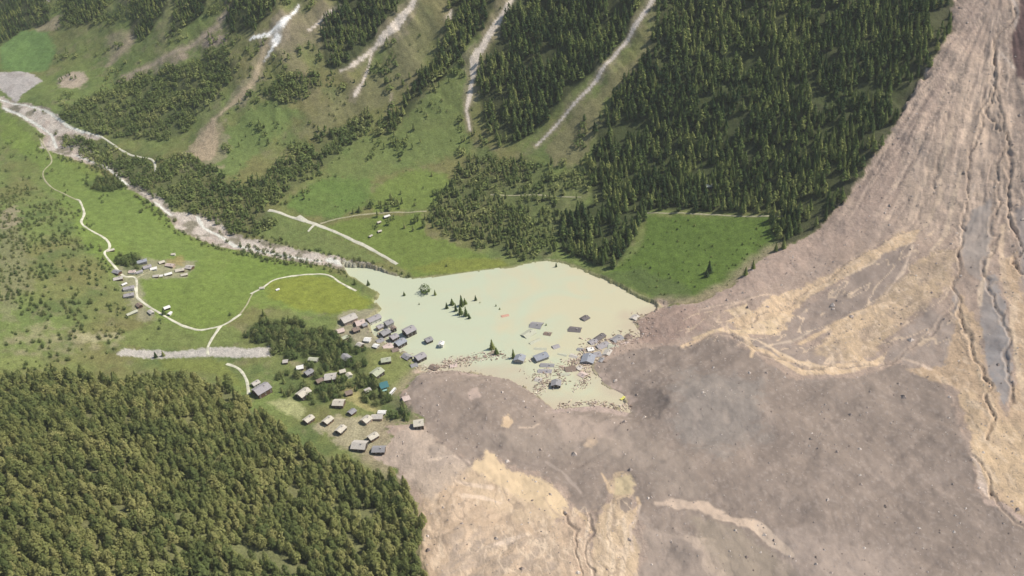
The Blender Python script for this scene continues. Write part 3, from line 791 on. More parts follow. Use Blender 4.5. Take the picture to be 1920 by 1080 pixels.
# ------------------------------------------------------------------ the lake
def lake():
    P = np.array(LAKE); c = P.mean(0)
    # push outline out under the banks
    bb0, bb1 = P.min(0) - 30, P.max(0) + 30
    xs = np.arange(bb0[0], bb1[0], 4.0); ys = np.arange(bb0[1], bb1[1], 4.0)
    X, Y = np.meshgrid(xs, ys); s = sdist(X.ravel(), Y.ravel(), LAKE, 30).reshape(X.shape)
    keep = s > -7
    V = np.stack([X.ravel(), Y.ravel(), np.full(X.size, 0.0)], 1)
    nx = len(xs); q = np.arange(X.size).reshape(X.shape)
    F = np.stack([q[:-1, :-1], q[:-1, 1:], q[1:, 1:], q[1:, :-1]], -1).reshape(-1, 4)
    k = keep[:-1, :-1] & keep[:-1, 1:] & keep[1:, 1:] & keep[1:, :-1]
    F = F[k.ravel()]
    us, inv = np.unique(F, return_inverse=True)
    m, t, b = newmat('silty_water')
    L = t.links.new; N = t.nodes.new
    tc = N('ShaderNodeTexCoord'); n1 = N('ShaderNodeTexNoise'); n1.inputs['Scale'].default_value = .012; n1.inputs['Detail'].default_value = 6; n1.inputs['Distortion'].default_value = 1.6
    L(tc.outputs['Object'], n1.inputs['Vector'])
    sx = N('ShaderNodeSeparateXYZ'); L(tc.outputs['Object'], sx.inputs[0])
    mr = N('ShaderNodeMapRange'); mr.inputs[1].default_value = -60; mr.inputs[2].default_value = 130; mr.inputs[3].default_value = -.18; mr.inputs[4].default_value = .25
    L(sx.outputs[0], mr.inputs[0])
    ad = N('ShaderNodeMath'); L(n1.outputs[0], ad.inputs[0]); L(mr.outputs[0], ad.inputs[1])
    cr = N('ShaderNodeValToRGB'); e = cr.color_ramp.elements
    e[0].position = .38; e[0].color = (.53, .565, .40, 1); e[1].position = .66; e[1].color = (.585, .545, .365, 1)
    L(ad.outputs[0], cr.inputs[0]); L(cr.outputs[0], b.inputs['Base Color'])
    b.inputs['Roughness'].default_value = .25; b.inputs['Specular IOR Level'].default_value = .35
    n2 = N('ShaderNodeTexNoise'); n2.inputs['Scale'].default_value = .25; n2.inputs['Detail'].default_value = 4; L(tc.outputs['Object'], n2.inputs['Vector'])
    bm = N('ShaderNodeBump'); bm.inputs['Distance'].default_value = .08; bm.inputs['Strength'].default_value = .5; L(n2.outputs[0], bm.inputs['Height']); L(bm.outputs[0], b.inputs['Normal'])
    vs = V[us]; dsl = sdist(vs[:, 0], vs[:, 1], DEBRIS, 60)
    silt = ss(-34, 2, dsl + fbm(vs[:, 0], vs[:, 1], 24, 4, 181) * 14) * .75 + ss(.3, .9, fbm(vs[:, 0] * .5 + vs[:, 1] * .3, vs[:, 1], 34, 4, 182)) * .10
    sa = N('ShaderNodeAttribute'); sa.attribute_name = 'silt'
    mx = N('ShaderNodeMix'); mx.data_type = 'RGBA'; L(sa.outputs['Fac'], mx.inputs[0]); L(cr.outputs[0], mx.inputs[6]); mx.inputs[7].default_value = (.53, .44, .315, 1)
    L(mx.outputs[2], b.inputs['Base Color'])
    o = mesh_np('lake', vs, inv.reshape(F.shape), [m], attrs={'silt': ('FLOAT', silt)}, smooth=True)
    tag(o, kind='structure')
lake()

# ------------------------------------------------------------------ roads and paths: ribbons on the ground
def smooth_line(P, step=3.0):
    P = np.array(P, float); n = len(P); out = []
    for i in range(n - 1):
        p0 = P[max(i - 1, 0)]; p1 = P[i]; p2 = P[i + 1]; p3 = P[min(i + 2, n - 1)]
        k = max(2, int(np.linalg.norm(p2 - p1) / step))
        for j in range(k):
            t = j / k
            out.append(.5 * ((2 * p1) + (-p0 + p2) * t + (2 * p0 - 5 * p1 + 4 * p2 - p3) * t * t + (-p0 + 3 * p1 - 3 * p2 + p3) * t ** 3))
    out.append(P[-1])
    return np.array(out)
road_lines = []
def ribbon(name, pts, w, mat, lift=.35):
    P = smooth_line(land(pts)); road_lines.append((P, w))
    T = np.gradient(P, axis=0); T /= np.linalg.norm(T, axis=1)[:, None] + 1e-9
    Nn = np.stack([-T[:, 1], T[:, 0]], 1)
    ww = w * (1 + .22 * np.array([math.sin(i * .9) * .4 + math.sin(i * .23 + 2) * .6 for i in range(len(P))]))
    cols_ = []
    for a in (-1, -.5, 0, .5, 1):
        Q = P + Nn * (ww * a / 2)[:, None]
        z = gz(Q[:, 0], Q[:, 1]) + lift - (.25 if abs(a) == 1 else 0)
        cols_.append(np.column_stack([Q, z]))
    zc = np.maximum.reduce([c[:, 2] for c in cols_[1:4]])
    for a in (1, 2, 3): cols_[a][:, 2] = np.maximum(cols_[a][:, 2], zc - .3)
    V = np.stack(cols_, 1).reshape(-1, 3); n = len(P)
    i, j = np.meshgrid(np.arange(n - 1), np.arange(4), indexing='ij')
    F = np.stack([i * 5 + j, i * 5 + j + 1, (i + 1) * 5 + j + 1, (i + 1) * 5 + j], -1).reshape(-1, 4)[:, ::-1]
    o = mesh_np(name, V, F, [mat], smooth=True)
    tag(o, kind='structure')
M_road = flat_mat('pale_gravel_road', (.58, .56, .43), .95, .3, .15)
M_road2 = flat_mat('pale_concrete_road', (.55, .53, .42), .95, .15, .3)
M_path = flat_mat('dirt_path', (.36, .34, .21), .95, .25, .3)
ribbon('path', [(75,262),(97,300),(80,325),(95,350),(125,366),(148,377)], 2.2, M_path)
ribbon('road', [(142,374),(150,378),(158,400),(152,415),(165,428),(200,450),(205,465),(196,475),(215,500),(232,517),(254,521),(256,550),(262,562),(300,588),(345,612),(375,619),(415,613),(452,591)], 3.1, M_road)
ribbon('road', [(415,613),(397,636),(389,652),(390,666)], 3.4, M_road)
ribbon('road', [(425,682),(448,692),(462,712),(466,738)], 3.6, M_road)
ribbon('path', [(470,552),(492,540),(515,525),(560,516),(612,515),(640,530),(668,545)], 3.2, M_road)
ribbon('road', [(503,393),(560,411),(620,432),(690,463),(745,496)], 5.0, M_road2)
ribbon('road', [(590,422),(578,436)], 3.0, M_road2)
ribbon('path', [(450,592),(462,574),(474,552)], 2.0, M_path)
ribbon('path', [(600,420),(660,406),(730,400),(800,396)], 2.4, M_path)
ribbon('path', [(920,366),(1000,366),(1090,370)], 2.4, M_path)
ribbon('path', [(1210,399),(1330,403),(1380,406),(1475,406)], 2.4, M_path)
ribbon('road', [(188,255),(215,272),(245,290),(285,300),(292,322)], 3.2, M_road2)
ribbon('path', [(256,521),(275,512),(300,505),(352,506)], 2.2, M_path)
ribbon('road', [(558,406),(566,412),(574,416)], 8.0, M_road2, .45)

# ------------------------------------------------------------------ houses
def box_vf(x0, x1, y0, y1, z0, z1):
    v = [(x0,y0,z0),(x1,y0,z0),(x1,y1,z0),(x0,y1,z0),(x0,y0,z1),(x1,y0,z1),(x1,y1,z1),(x0,y1,z1)]
    f = [(0,3,2,1),(4,5,6,7),(0,1,5,4),(1,2,6,5),(2,3,7,6),(3,0,4,7)]
    return v, f
def mk(name, parts, mat, parent=None):
    V = []; F = []
    for v, f in parts:
        o = len(V); V += list(v); F += [tuple(i + o for i in q) for q in f]
    me = bpy.data.meshes.new(name); me.from_pydata(V, [], F); me.materials.append(mat); me.update()
    ob = bpy.data.objects.new(name, me); col.objects.link(ob); ob.parent = parent
    return ob
RC = {'slate': (.30,.29,.29), 'pale': (.52,.48,.42), 'cream': (.58,.53,.43), 'lilac': (.37,.345,.345), 'blue': (.32,.335,.365), 'green': (.44,.46,.33),
      'dark': (.17,.15,.145), 'pink': (.60,.48,.42), 'white': (.80,.78,.72), 'orange': (.58,.34,.25), 'silt': (.50,.50,.38), 'brown': (.25,.19,.15)}
WC = {'timber': (.14,.085,.055), 'white': (.78,.75,.68), 'tan': (.48,.37,.28), 'grey': (.38,.35,.32), 'dark': (.07,.055,.045), 'stone': (.45,.41,.35)}
RM = {k: flat_mat('roof_' + k, v, .8, .22, 1.5) for k, v in RC.items()}
WM = {k: flat_mat('wall_' + k, v, .85, .2, 1.5) for k, v in WC.items()}
M_glass = flat_mat('window_glass', (.04,.05,.06), .15, .1, 1, 0, .6)
M_frame = flat_mat('shutter_paint', (.70,.67,.60), .7, .1)
M_brick = flat_mat('chimney_render', (.50,.46,.41), .9, .15)
M_door = flat_mat('door_wood', (.10,.06,.04), .8, .15)

def at_px(u, v, dz=0.0):
    x_, y_ = land([(u, v)])[0]
    return x_, y_, float(gz(x_, y_))

def gable(u, v, Lm, Wm, ang, rk_, wk, label, category='house', name='chalet', group=None, hw=5.0, sink=0.0, tilt=0.0, pitch=.42, chim=True, wins=True, snap=None, roll=0.0):
    """gabled building, ridge along local x"""
    if snap is not None: x_, y_ = onz(u, v, snap); z_ = snap
    else:
        x_, y_, z_ = at_px(u, v)
        hx = [(x_ + dx, y_ + dy) for dx in (-Lm / 3, Lm / 3) for dy in (-Lm / 3, Lm / 3)]
        z_ = min(float(gz(a, b_)) for a, b_ in hx)
        if z_ < 0: z_ = -.3
        # the pixel is the middle of the visible building, so step the base towards the viewer
    root = bpy.data.objects.new(name, None); col.objects.link(root)
    root.location = (x_, y_, z_ - sink); root.rotation_euler = (math.radians(tilt), math.radians(roll), math.radians(ang))
    tag(root, label, category, group)
    l, w = Lm / 2 - .8, Wm / 2 - .8; rz = hw + w * 2 * pitch * .5 * 2 * .5
    rz = hw + w * pitch
    V = [(-l,-w,-2.5),(l,-w,-2.5),(l,w,-2.5),(-l,w,-2.5),(-l,-w,hw),(l,-w,hw),(l,w,hw),(-l,w,hw),(-l,0,rz),(l,0,rz)]
    F = [(0,3,2,1),(0,1,5,4),(2,3,7,6),(1,2,6,9,5),(3,0,4,8,7),(4,5,9,8),(6,7,8,9)]
    mk('wall', [(V, F)], WM[wk], root)
    L2, W2, th = Lm / 2, Wm / 2, .28
    def zz(yv): return rz + .06 - abs(yv) * pitch
    parts = []
    for s in (-1, 1):
        a = [(-L2, 0, zz(0)), (L2, 0, zz(0)), (L2, s * W2, zz(W2)), (-L2, s * W2, zz(W2))]
        v_ = a + [(p[0], p[1], p[2] + th) for p in a]
        f_ = [(0,1,2,3),(7,6,5,4),(0,4,5,1),(2,6,7,3),(1,5,6,2),(0,3,7,4)]
        if s > 0: f_ = [tuple(reversed(q)) for q in f_]
        parts.append((v_, f_))
    roof = mk('roof', parts, RM[rk_], root)
    if chim:
        cx, cy = Lm * .18, -Wm * .12
        mk('chimney', [box_vf(cx - .35, cx + .35, cy - .35, cy + .35, zz(0) - 1.2, zz(0) + 1.0), box_vf(cx - .45, cx + .45, cy - .45, cy + .45, zz(0) + 1.003, zz(0) + 1.18)], M_brick, roof)
    if wins:
        for zz_ in ([1.0, 3.4] if hw > 4.2 else [1.4]):
            for s in (-1, 1):
                ny = 2 if Wm > 10 else 1
                for q in range(ny):
                    cy = (q - (ny - 1) / 2) * w * .95
                    wn = mk('window', [box_vf(s * l - .06, s * l + .06, cy - .65, cy + .65, zz_, zz_ + 1.3)], M_frame, root)
                    mk('pane', [box_vf(s * l - .09, s * l + .09, cy - .5, cy + .5, zz_ + .14, zz_ + 1.16)], M_glass, wn)
            nx_ = 3 if Lm > 14 else 2
            for q in range(nx_):
                cx = (q - (nx_ - 1) / 2) * l * .8
                wn = mk('window', [box_vf(cx - .65, cx + .65, -w - .06, -w + .06, zz_, zz_ + 1.3)], M_frame, root)
                mk('pane', [box_vf(cx - .5, cx + .5, -w - .09, -w + .09, zz_ + .14, zz_ + 1.16)], M_glass, wn)
    if sink < 1:
        mk('door', [box_vf(l * .55 - .5, l * .55 + .5, -w - .075, -w + .05, -.4, .85) if wins else box_vf(-l - .07, -l + .05, -.9, .9, -.4, 2.0)], M_door, root)
    return root
houses = []
HS = [
 (655,603,21,13,30,'pale','tan','largest chalet on the west shore, long pale roof and brown walls beside the meadow',6.5),
 (676,609,13,11,20,'pink','tan','beige house with pinkish roof joined close to the largest shore chalet',4),
 (701,598,19,10,32,'lilac','white','long lilac-grey roofed house with white gables at the lake edge below the meadow',5),
 (729,607,12,9,35,'slate','grey','small slate roofed house, northernmost of the flooded cluster by the west shore',4.5),
 (722,626,13,10,38,'slate','dark','slate roofed chalet with dark gable between the lilac roofed house and the blue roofed house',5),
 (738,618,8,6,-60,'brown','dark','narrow brown hut squeezed between two slate roofed flooded chalets',4.5),
 (768,625,16,12,35,'lilac','dark','broad grey chalet with near black gable standing in the water off the west shore',6),
 (751,645,15,10,40,'blue','dark','blue-grey roofed chalet with dark gable just south of the broad flooded chalet',5),
 (697,626,14,8,28,'green','grey','low greenish roof half flooded between the shore chalet and the village trees',2),
 (727,651,13,10,25,'pink','white','pink roofed house with bright white front on the low village shore',4),
 (690,641,9,7,-20,'white','white','small white house furthest left at the flooded village corner',3),
 (706,653,8,6,-35,'white','stone','tiny white shed on the flooded track between village and pink roofed house',2.5),
 (804,640,10,8,30,'slate','dark','small dark-walled house alone in the water next to the white hut',3.5),
 (828,648,8,6,75,'white','white','small white hut standing alone in the lake, its eastern neighbour open water',4),
 (788,671,14,10,35,'lilac','dark','lilac-grey chalet at the tip of the grassy village point',4.5),
 (763,670,13,8,-48,'slate','dark','slate roofed house turned north-west at the grassy village point',4),
 (776,684,9,7,20,'slate','stone','small slate roofed shed on the wet edge behind the grassy village point',2.5),
 (639,622,10,8,20,'pink','tan','small pinkish shed in front of the largest shore chalet',2.5),
 (647,636,9,6,35,'green','timber','pale green roofed hut among the village trees below the largest chalet',2.5),
 (725,680,13,8,5,'green','timber','yellow-green roofed barn on the open village lawn',3.5),
 (708,704,15,11,48,'green','dark','green-grey roofed house with big black gable above the teal shelter',5),
 (650,675,14,9,-50,'slate','dark','dark steep roofed house half hidden in the middle village trees',4),
 (621,711,15,11,2,'pale','timber','pale wide roofed chalet on its own west of the village lawn',4.5),
 (643,699,8,6,15,'cream','timber','small cream roofed hut, left one of the pair below the village trees',3),
 (655,706,8,6,-60,'cream','white','small cream roofed hut, right one of the pair below the village trees',3),
 (563,691,9,7,10,'white','timber','bright white roofed hut at the upper left of the village',3),
 (580,702,11,8,40,'slate','dark','grey roofed hut with dark gable next to the bright white roofed hut',4),
 (536,680,7,6,0,'pale','timber','tiny pale roofed hut in the shrubs near the gravel yard',2.5),
 (588,676,13,6,-18,'silt','grey','long low silvery shed under the trees behind the white roofed hut',2.5),
 (492,735,20,14,42,'lilac','timber','large farmhouse with wide lilac-grey roof at the end of the pale village road',6),
 (480,721,10,7,42,'pale','white','pale annex directly behind the large farmhouse at the road end',3.5),
 (570,742,16,11,48,'cream','dark','cream roofed chalet with dark gable beside the trampled clearing',5),
 (637,762,14,10,-12,'cream','timber','cream roofed chalet with small front gable below the dry clearing',4),
 (580,791,12,8,48,'cream','timber','cream roofed hut nearest the near forest, leftmost of the lower row',3.5),
 (616,794,12,8,52,'cream','timber','cream roofed hut second from left in the lower row',3.5),
 (640,810,12,8,56,'cream','dark','narrow cream roofed hut third in the lower row, above a dark barn shadow',3.5),
 (688,792,11,9,48,'cream','tan','cream roofed house in the muddy lower village beside the flat tan building',3.5),
 (708,786,14,7,-8,'pale','tan','low flat looking tan roofed building at the edge of the lower trees',3),
 (717,776,10,5,-12,'white','grey','white roofed shed directly behind the low tan building',2.5),
 (675,838,17,12,-15,'pale','dark','wide pale grey house, largest of the group on the mud by the near forest',4),
 (700,822,12,8,38,'cream','timber','cream roofed hut behind the wide pale house by the near forest',3.5),
 (711,845,15,9,-8,'slate','dark','grey roofed house with dark front, the one furthest down beside the near forest',3.5),
 (786,799,12,10,3,'cream','dark','pale roofed house marooned alone in the grey debris with a black side',5),
 (668,622,10,8,30,'brown','dark','brown roofed house directly below the beige house at the shore',4),
 (684,612,8,7,30,'slate','tan','little slate roofed annex between the beige house and the long lilac roofed one',3.5),
 (712,612,9,7,38,'lilac','tan','small lilac roofed house wedged between the long lilac roof and the shore lane',3.5),
 (712,640,10,8,35,'slate','timber','slate roofed chalet above the tiny white shed on the flooded track',4),
 (739,634,11,9,38,'lilac','dark','grey-lilac roofed chalet between the narrow hut and the blue-grey roofed house',4.5),
 (741,658,9,7,20,'brown','stone','brown roofed shed behind the pink roofed house on the low shore',3),
 (676,651,9,7,-40,'pale','timber','pale roofed hut at the edge of the middle village trees, above the small white house',3),
 (600,716,9,7,30,'brown','timber','brown roofed barn left of the pale wide chalet in the village',3),
 (661,777,9,7,48,'slate','timber','slate roofed hut between the two rows of lower village houses',3),
 (655,741,9,7,20,'brown','timber','brown roofed hut on the dry clearing above the small front gable chalet',3),
 (690,735,8,6,30,'pale','timber','pale roofed hut left of the teal shelter among trees',3),
 (762,751,9,8,20,'pink','grey','pinkish roofed hut buried in mud at the debris edge above the marooned house',1.5),
]
for h in HS:
    gable(h[0], h[1], h[2] * .92, h[3] * 1.15, h[4], h[5], h[6], h[7], hw=h[8] * 1.1, wins=h[8] >= 3.5, chim=h[8] >= 3.5, name='house' if h[8] >= 3.5 else 'shed', category='house' if h[8] >= 3.5 else 'shed')
LK = [ # houses drowned to the eaves or higher
 (1006,610,16,11,-25,'slate',4.9,'drowned grey roof, upper one of the western pair of roofs in the lake'),
 (991,626,17,10,38,'silt',4.6,'drowned silt-grey roof angled across from the upper grey roof in the lake'),
 (1027,626,10,6,-25,'brown',4.9,'small dark drowned roof just right of the western roof pair'),
 (1003,640,16,8,30,'silt',5.9,'pale drowned roof barely breaking the water below the western pair'),
 (1014,654,16,9,-15,'silt',6.1,'faint pale drowned roof just behind the blue-grey flooded house'),
 (1015,672,17,10,20,'blue',2.0,'blue-grey flooded house standing upright among the drowned roofs'),
 (1078,618,16,9,-20,'dark',4.9,'dark rectangular drowned roof out in open water, larger of two'),
 (1097,597,10,8,35,'dark',4.5,'small square dark drowned roof, most northern roof in the lake'),
 (1026,685,17,6,-14,'slate',4.9,'long dark drowned roof, upper one of the parallel pair'),
 (1022,696,17,6,-14,'lilac',4.9,'long lilac drowned roof, lower one of the parallel pair'),
 (1070,692,13,9,5,'brown',5.0,'brownish drowned roof right of the long parallel pair'),
 (1055,665,12,8,-30,'silt',6.0,'tan faint drowned roof between the flooded blue house and the wreckage'),
 (1125,633,15,7,38,'dark',4.2,'dark drowned roof at the upper edge of the eastern wreckage'),
 (1190,596,11,8,50,'pale',4.6,'pale broken roof stranded at the eastern shore near the slide'),
 (975,676,12,10,70,'blue',1.5,'grey-blue flooded house beside the lone spruce in the driftwood line'),
 (1043,723,11,9,80,'slate',1.5,'grey roofed house with black side standing in driftwood near the mud'),
 (1103,675,16,12,70,'blue',3.0,'steep blue-grey roof in the middle of the eastern wreckage'),
 (1130,648,16,9,25,'lilac',4.8,'lilac drowned roof in the eastern wreckage behind the steep blue one'),
 (1157,636,15,10,35,'slate',4.9,'grey drowned roof furthest east in the wreckage before the slide'),
 (1107,656,8,6,10,'white',4.0,'small whitish roof among splintered wood in the eastern wreckage'),
 (1093,703,10,7,-50,'pink',4.7,'broken pinkish roof near the mud tongue south of the wreckage'),
 (1076,668,11,7,-35,'pale',5.4,'pale grey roof low in the water left of the steep blue roof'),
 (947,592,10,5,8,'orange',5.2,'orange-red drowned roof alone in the middle of the lake'),
 (1150,650,13,9,-20,'silt',5.2,'silt-covered roof in the eastern wreckage between the lilac and the grey roof'),
 (1112,641,11,8,30,'lilac',4.9,'lilac roof behind the whitish roof in the eastern wreckage'),
 (1178,632,10,8,50,'brown',4.9,'brown broken roof nearest the slide in the eastern wreckage'),
 (1060,702,11,6,-10,'silt',5.2,'silt-covered roof low in the water below the brownish roof'),
 (1128,676,9,6,60,'slate',4.8,'slate roof scrap right of the steep blue-grey roof'),
 (1042,650,9,7,20,'lilac',5.2,'lilac drowned roof slab right of the faint roof in the lower lake'),
 (1140,662,12,9,60,'pale',4.9,'pale tilted roof in the lower middle of the eastern wreckage'),
 (1120,665,9,8,10,'lilac',4.6,'lilac broken roof touching the steep blue-grey roof'),
 (1088,655,8,5,-20,'slate',5.0,'small slate roof at the left end of the eastern wreckage'),
 (1172,645,10,7,20,'pink',4.9,'pinkish roof at the slide front below the furthest east grey roof'),
 (1085,690,8,6,40,'pale',4.9,'pale roof scrap between the brownish roof and the broken pinkish one'),
 (1010,712,9,6,-25,'pale',4.9,'pale roof among splinters left of the grey house with black side'),
 (850,686,9,6,10,'pink',4.9,'pinkish roof scrap in the western driftwood line'),
 (720,632,10,8,30,'silt',4.2,'silt-covered drowned shed among the flooded shore chalets'),
 (815,690,13,7,-40,'brown',3.9,'brown roof leaning in the driftwood at the south-west shore'),
]
for i, (u, v, L_, W_, a_, rk_, sk, lb) in enumerate(LK):
    gable(u, v, L_ * .95, W_ * 1.25, a_, rk_, 'grey' if rk_ != 'slate' else 'dark', lb, category='drowned roof' if sk > 3.5 else 'flooded house', name='flooded_house', hw=5.0,
          sink=sk, snap=0.0, wins=sk < 2.5, chim=sk < 5, tilt=random.uniform(-3, 3), roll=random.uniform(-3, 3), pitch=.36)
HM = [
 (266,494,15,9,22,'blue','grey','blue-grey roofed long barn at the top of the hillside hamlet',4.5),
 (277,503,11,8,25,'lilac','white','lilac roofed house just below the blue-grey barn in the hamlet',3.5),
 (289,506,9,7,15,'white','white','white roofed house in the middle of the hamlet row',3),
 (304,494,8,7,30,'cream','timber','cream roofed hut at the upper edge of the hamlet row',3),
 (320,500,13,7,-22,'pink','tan','pink roofed house in the eastern half of the hamlet row',3.5),
 (338,508,12,8,10,'cream','timber','cream roofed chalet second from the east end of the hamlet row',3.5),
 (356,503,11,9,-25,'pale','timber','pale roofed chalet at the east end of the hamlet row',3.5),
 (316,515,10,6,20,'white','timber','white roofed hut on the lower side of the hamlet row below the pink house',2.5),
 (346,516,9,6,10,'cream','timber','cream roofed hut at the lower east corner of the hamlet',2.5),
 (293,519,8,6,0,'pale','timber','small pale hut left on the lower side of the hamlet row',2.5),
 (303,518,5,5,0,'white','timber','tiny white hut between two larger huts below the hamlet row',2),
 (249,512,9,7,0,'pink','white','tan house on the uphill side of the hamlet road junction',3.5),
 (262,512,9,6,30,'lilac','white','lilac roofed hut right at the hamlet road junction',3),
 (220,512,12,8,-30,'slate','timber','slate roofed house west of the road, upper of two in the hamlet',3.5),
 (222,523,12,8,15,'pale','timber','pale roofed house west of the road, lower of two in the hamlet',3.5),
 (243,543,14,8,12,'lilac','white','lilac roofed house on the hamlet lane, upper of the twin roofs',4.5),
 (243,556,13,8,12,'lilac','grey','lilac roofed house on the hamlet lane, lower of the twin roofs',4),
 (233,533,7,5,40,'white','stone','tiny white hut above the twin lilac roofs in the hamlet',2.5),
 (326,480,6,5,0,'cream','white','single cream hut in the meadow above the hamlet row',2.5),
 (314,580,8,7,30,'white','dark','small white roofed hut by the lower road bend, upper of two',3),
 (319,590,6,5,70,'white','white','very small white hut beside the lower road bend, lower of two',2.5),
 (208,470,10,6,20,'cream','timber','cream roofed hut beside the upper road above the hamlet',3),
 (248,588,14,6,38,'silt','grey','long greenish shed in the rough ground below the hamlet',2.5),
 (284,588,10,6,-50,'pale','stone','narrow pale hut below the lane south of the hamlet',2.5),
 (262,575,9,7,-50,'brown','timber','brown roofed hut at the lower end of the hamlet lane',3),
 (726,408,9,6,20,'white','timber','white roofed barn beside the footpath on the green meadow',3),
 (711,419,6,5,30,'cream','timber','small cream barn below the white roofed one on the green meadow',2.5),
 (712,434,6,5,20,'cream','timber','small cream barn in the middle of the green meadow',2.5),
 (695,443,6,4,45,'pale','timber','tiniest pale barn, lowest of four on the green meadow',2),
 (492,542,7,5,0,'cream','white','cream hut at the start of the meadow path',2.5),
 (521,545,5,4,30,'white','white','tiny white hut in the yellow meadow beside the path',2),
 (1332,350,16,10,5,'silt','dark','lone cabin with pale roof in the clearing of the dark forest',5),
]
for h in HM:
    gable(h[0], h[1], h[2], h[3], h[4], h[5], h[6], h[7], hw=h[8], wins=h[8] >= 4, chim=h[8] >= 3.5, name='hut' if h[8] < 3.5 else 'house', category='hut' if h[8] < 3.5 else 'house')

# teal shelter, white bus, yellow wreck
M_teal = flat_mat('teal_tarpaulin', (.07,.19,.20), .6, .12)
M_lteal = flat_mat('pale_teal_sheet', (.30,.50,.44), .6, .12)
M_white = flat_mat('white_paint', (.82,.80,.76), .5, .05)
M_yel = flat_mat('yellow_paint', (.70,.66,.16), .6, .1)
M_wood = flat_mat('splintered_wood', (.58,.44,.34), .9, .3, .8)
def thing(name, u, v, ang, label, category, dz=0, snap=None):
    x_, y_, z_ = at_px(u, v)
    if snap is not None: x_, y_ = onz(u, v, snap); z_ = snap
    r = bpy.data.objects.new(name, None); col.objects.link(r); r.location = (x_, y_, z_ + dz); r.rotation_euler = (0, 0, math.radians(ang))
    tag(r, label, category); return r
t = thing('shelter', 720, 727, 20, 'teal covered shelter between the black gabled house and the grey slide', 'shelter')
pv = [(-5,-6,3.2),(5,-6,3.0),(6,5,3.4),(-4,6,3.3),(-5,-6,3.4),(5,-6,3.2),(6,5,3.6),(-4,6,3.5)]
mk('cover', [(pv, [(0,3,2,1),(4,5,6,7),(0,1,5,4),(1,2,6,5),(2,3,7,6),(3,0,4,7)])], M_teal, t)
for a_, b_ in ((-4,-5),(4,-5),(5,4),(-3.4,5)): mk('post', [box_vf(a_-.12, a_+.12, b_-.12, b_+.12, -1, 3.05)], WM['timber'], t)
mk('awning', [box_vf(-4.5, 1.5, -9, -6.2, 1.6, 1.75)], M_lteal, t)
def bus(u, v, ang, label):
    t = thing('bus', u, v, ang, label, 'bus')
    mk('body', [box_vf(-5.5, 5.5, -1.25, 1.25, .45, 3.0), box_vf(-3, 2, -.7, .7, 3.003, 3.25)], M_white, t)
    for s in (-1, 1):
        mk('window', [box_vf(-4.9, 4.9, s * 1.27 - .03, s * 1.27 + .03, 1.6, 2.5)], M_glass, t)
    for sx_ in (-3.4, 3.4):
        for sy_ in (-1.1, 1.1):
            V = []; F = []
            for k in range(12):
                a_ = k / 12 * 2 * math.pi
                V += [(sx_ + .48 * math.cos(a_), sy_ - .17, .48 + .48 * math.sin(a_)), (sx_ + .48 * math.cos(a_), sy_ + .17, .48 + .48 * math.sin(a_))]
            F = [(2*k, 2*k+1, (2*k+3) % 24, (2*k+2) % 24) for k in range(12)] + [tuple(range(0, 24, 2)), tuple(range(23, 0, -2))]
            mk('wheel', [(V, F)], WM['dark'], t)
bus(737, 737, 62, 'white bus left standing at the debris edge right of the teal shelter')
t = thing('wreckage_sheet', 1168, 747, 30, 'bright yellow torn sheet lying on the mud tongue at the debris edge', 'wreckage', snap=.6)
mk('sheet', [([(-3,-1.5,.2),(1.5,-2,.6),(3.5,0,.2),(2,2,1.2),(-1,1,.5),(-3.5,1.4,.3),(-3,-1.5,.35),(1.5,-2,.75),(3.5,0,.35),(2,2,1.35),(-1,1,.65),(-3.5,1.4,.45)],
   [(5,4,3,2,1,0),(6,7,8,9,10,11)] + [(i, (i+1) % 6, (i+1) % 6 + 6, i + 6) for i in range(6)])], M_yel, t)

# driftwood and rubble: uncountable splinters, each a thin irregular beam
def splinters():
    V = []; F = []; T = []
    def bar(cx, cy, cz, L_, w_, a_, p_):
        d = np.array([math.cos(a_) * math.cos(p_), math.sin(a_) * math.cos(p_), math.sin(p_)]); n_ = np.array([-math.sin(a_), math.cos(a_), 0]); k_ = np.cross(d, n_)
        c_ = np.array([cx, cy, cz]); o = len(V)
        for s in (-1, 1):
            ws = w_ * (1 if s < 0 else random.uniform(.4, 1))
            for q in ((-1,-1),(1,-1),(1,1),(-1,1)): V.append(c_ + d * s * L_ / 2 + n_ * q[0] * ws / 2 + k_ * q[1] * ws * .3)
        F.extend([(o,o+3,o+2,o+1),(o+4,o+5,o+6,o+7),(o,o+1,o+5,o+4),(o+1,o+2,o+6,o+5),(o+2,o+3,o+7,o+6),(o+3,o,o+4,o+7)])
        T.extend([random.random()] * 8)
    B = [([(812,694),(850,680),(890,672),(930,664)], 9, 360),([(930,664),(965,672),(1000,676)], 4, 40),([(1000,705),(1040,700),(1075,680),(1120,672)], 12, 300),
         ([(1090,690),(1110,655),(1150,640),(1200,632)], 13, 480),([(1005,735),(1020,720),(1050,715)], 8, 160),([(1050,762),(1110,756),(1180,766)], 5, 150),
         ([(1100,700),(1095,715),(1080,725)], 6, 70),([(1190,605),(1200,590),(1215,600)], 6, 60),([(690,625),(740,652),(790,690)], 7, 100),([(730,640),(800,690),(900,700)], 8, 60)]
    for pts, sp, n_ in B:
        P = smooth_line([onz(u, v, 0) for u, v in pts], 4)
        for _ in range(n_):
            p = P[random.randrange(len(P))]; px_, py_ = p[0] + random.gauss(0, sp * .55), p[1] + random.gauss(0, sp * .55)
            z = max(0.05, float(gz(px_, py_)))
            bar(px_, py_, z + random.uniform(0, .7), random.uniform(1.0, 6.5) * random.uniform(.5, 1), random.uniform(.3, 1.1), random.uniform(0, math.pi), random.gauss(0, .2))
    return np.array(V), np.array(F), np.array(T)
m_sp = leaf_mat('broken_timber', (.22,.16,.12), (.48,.37,.29), (.74,.64,.53), True)
V, F, T = splinters()
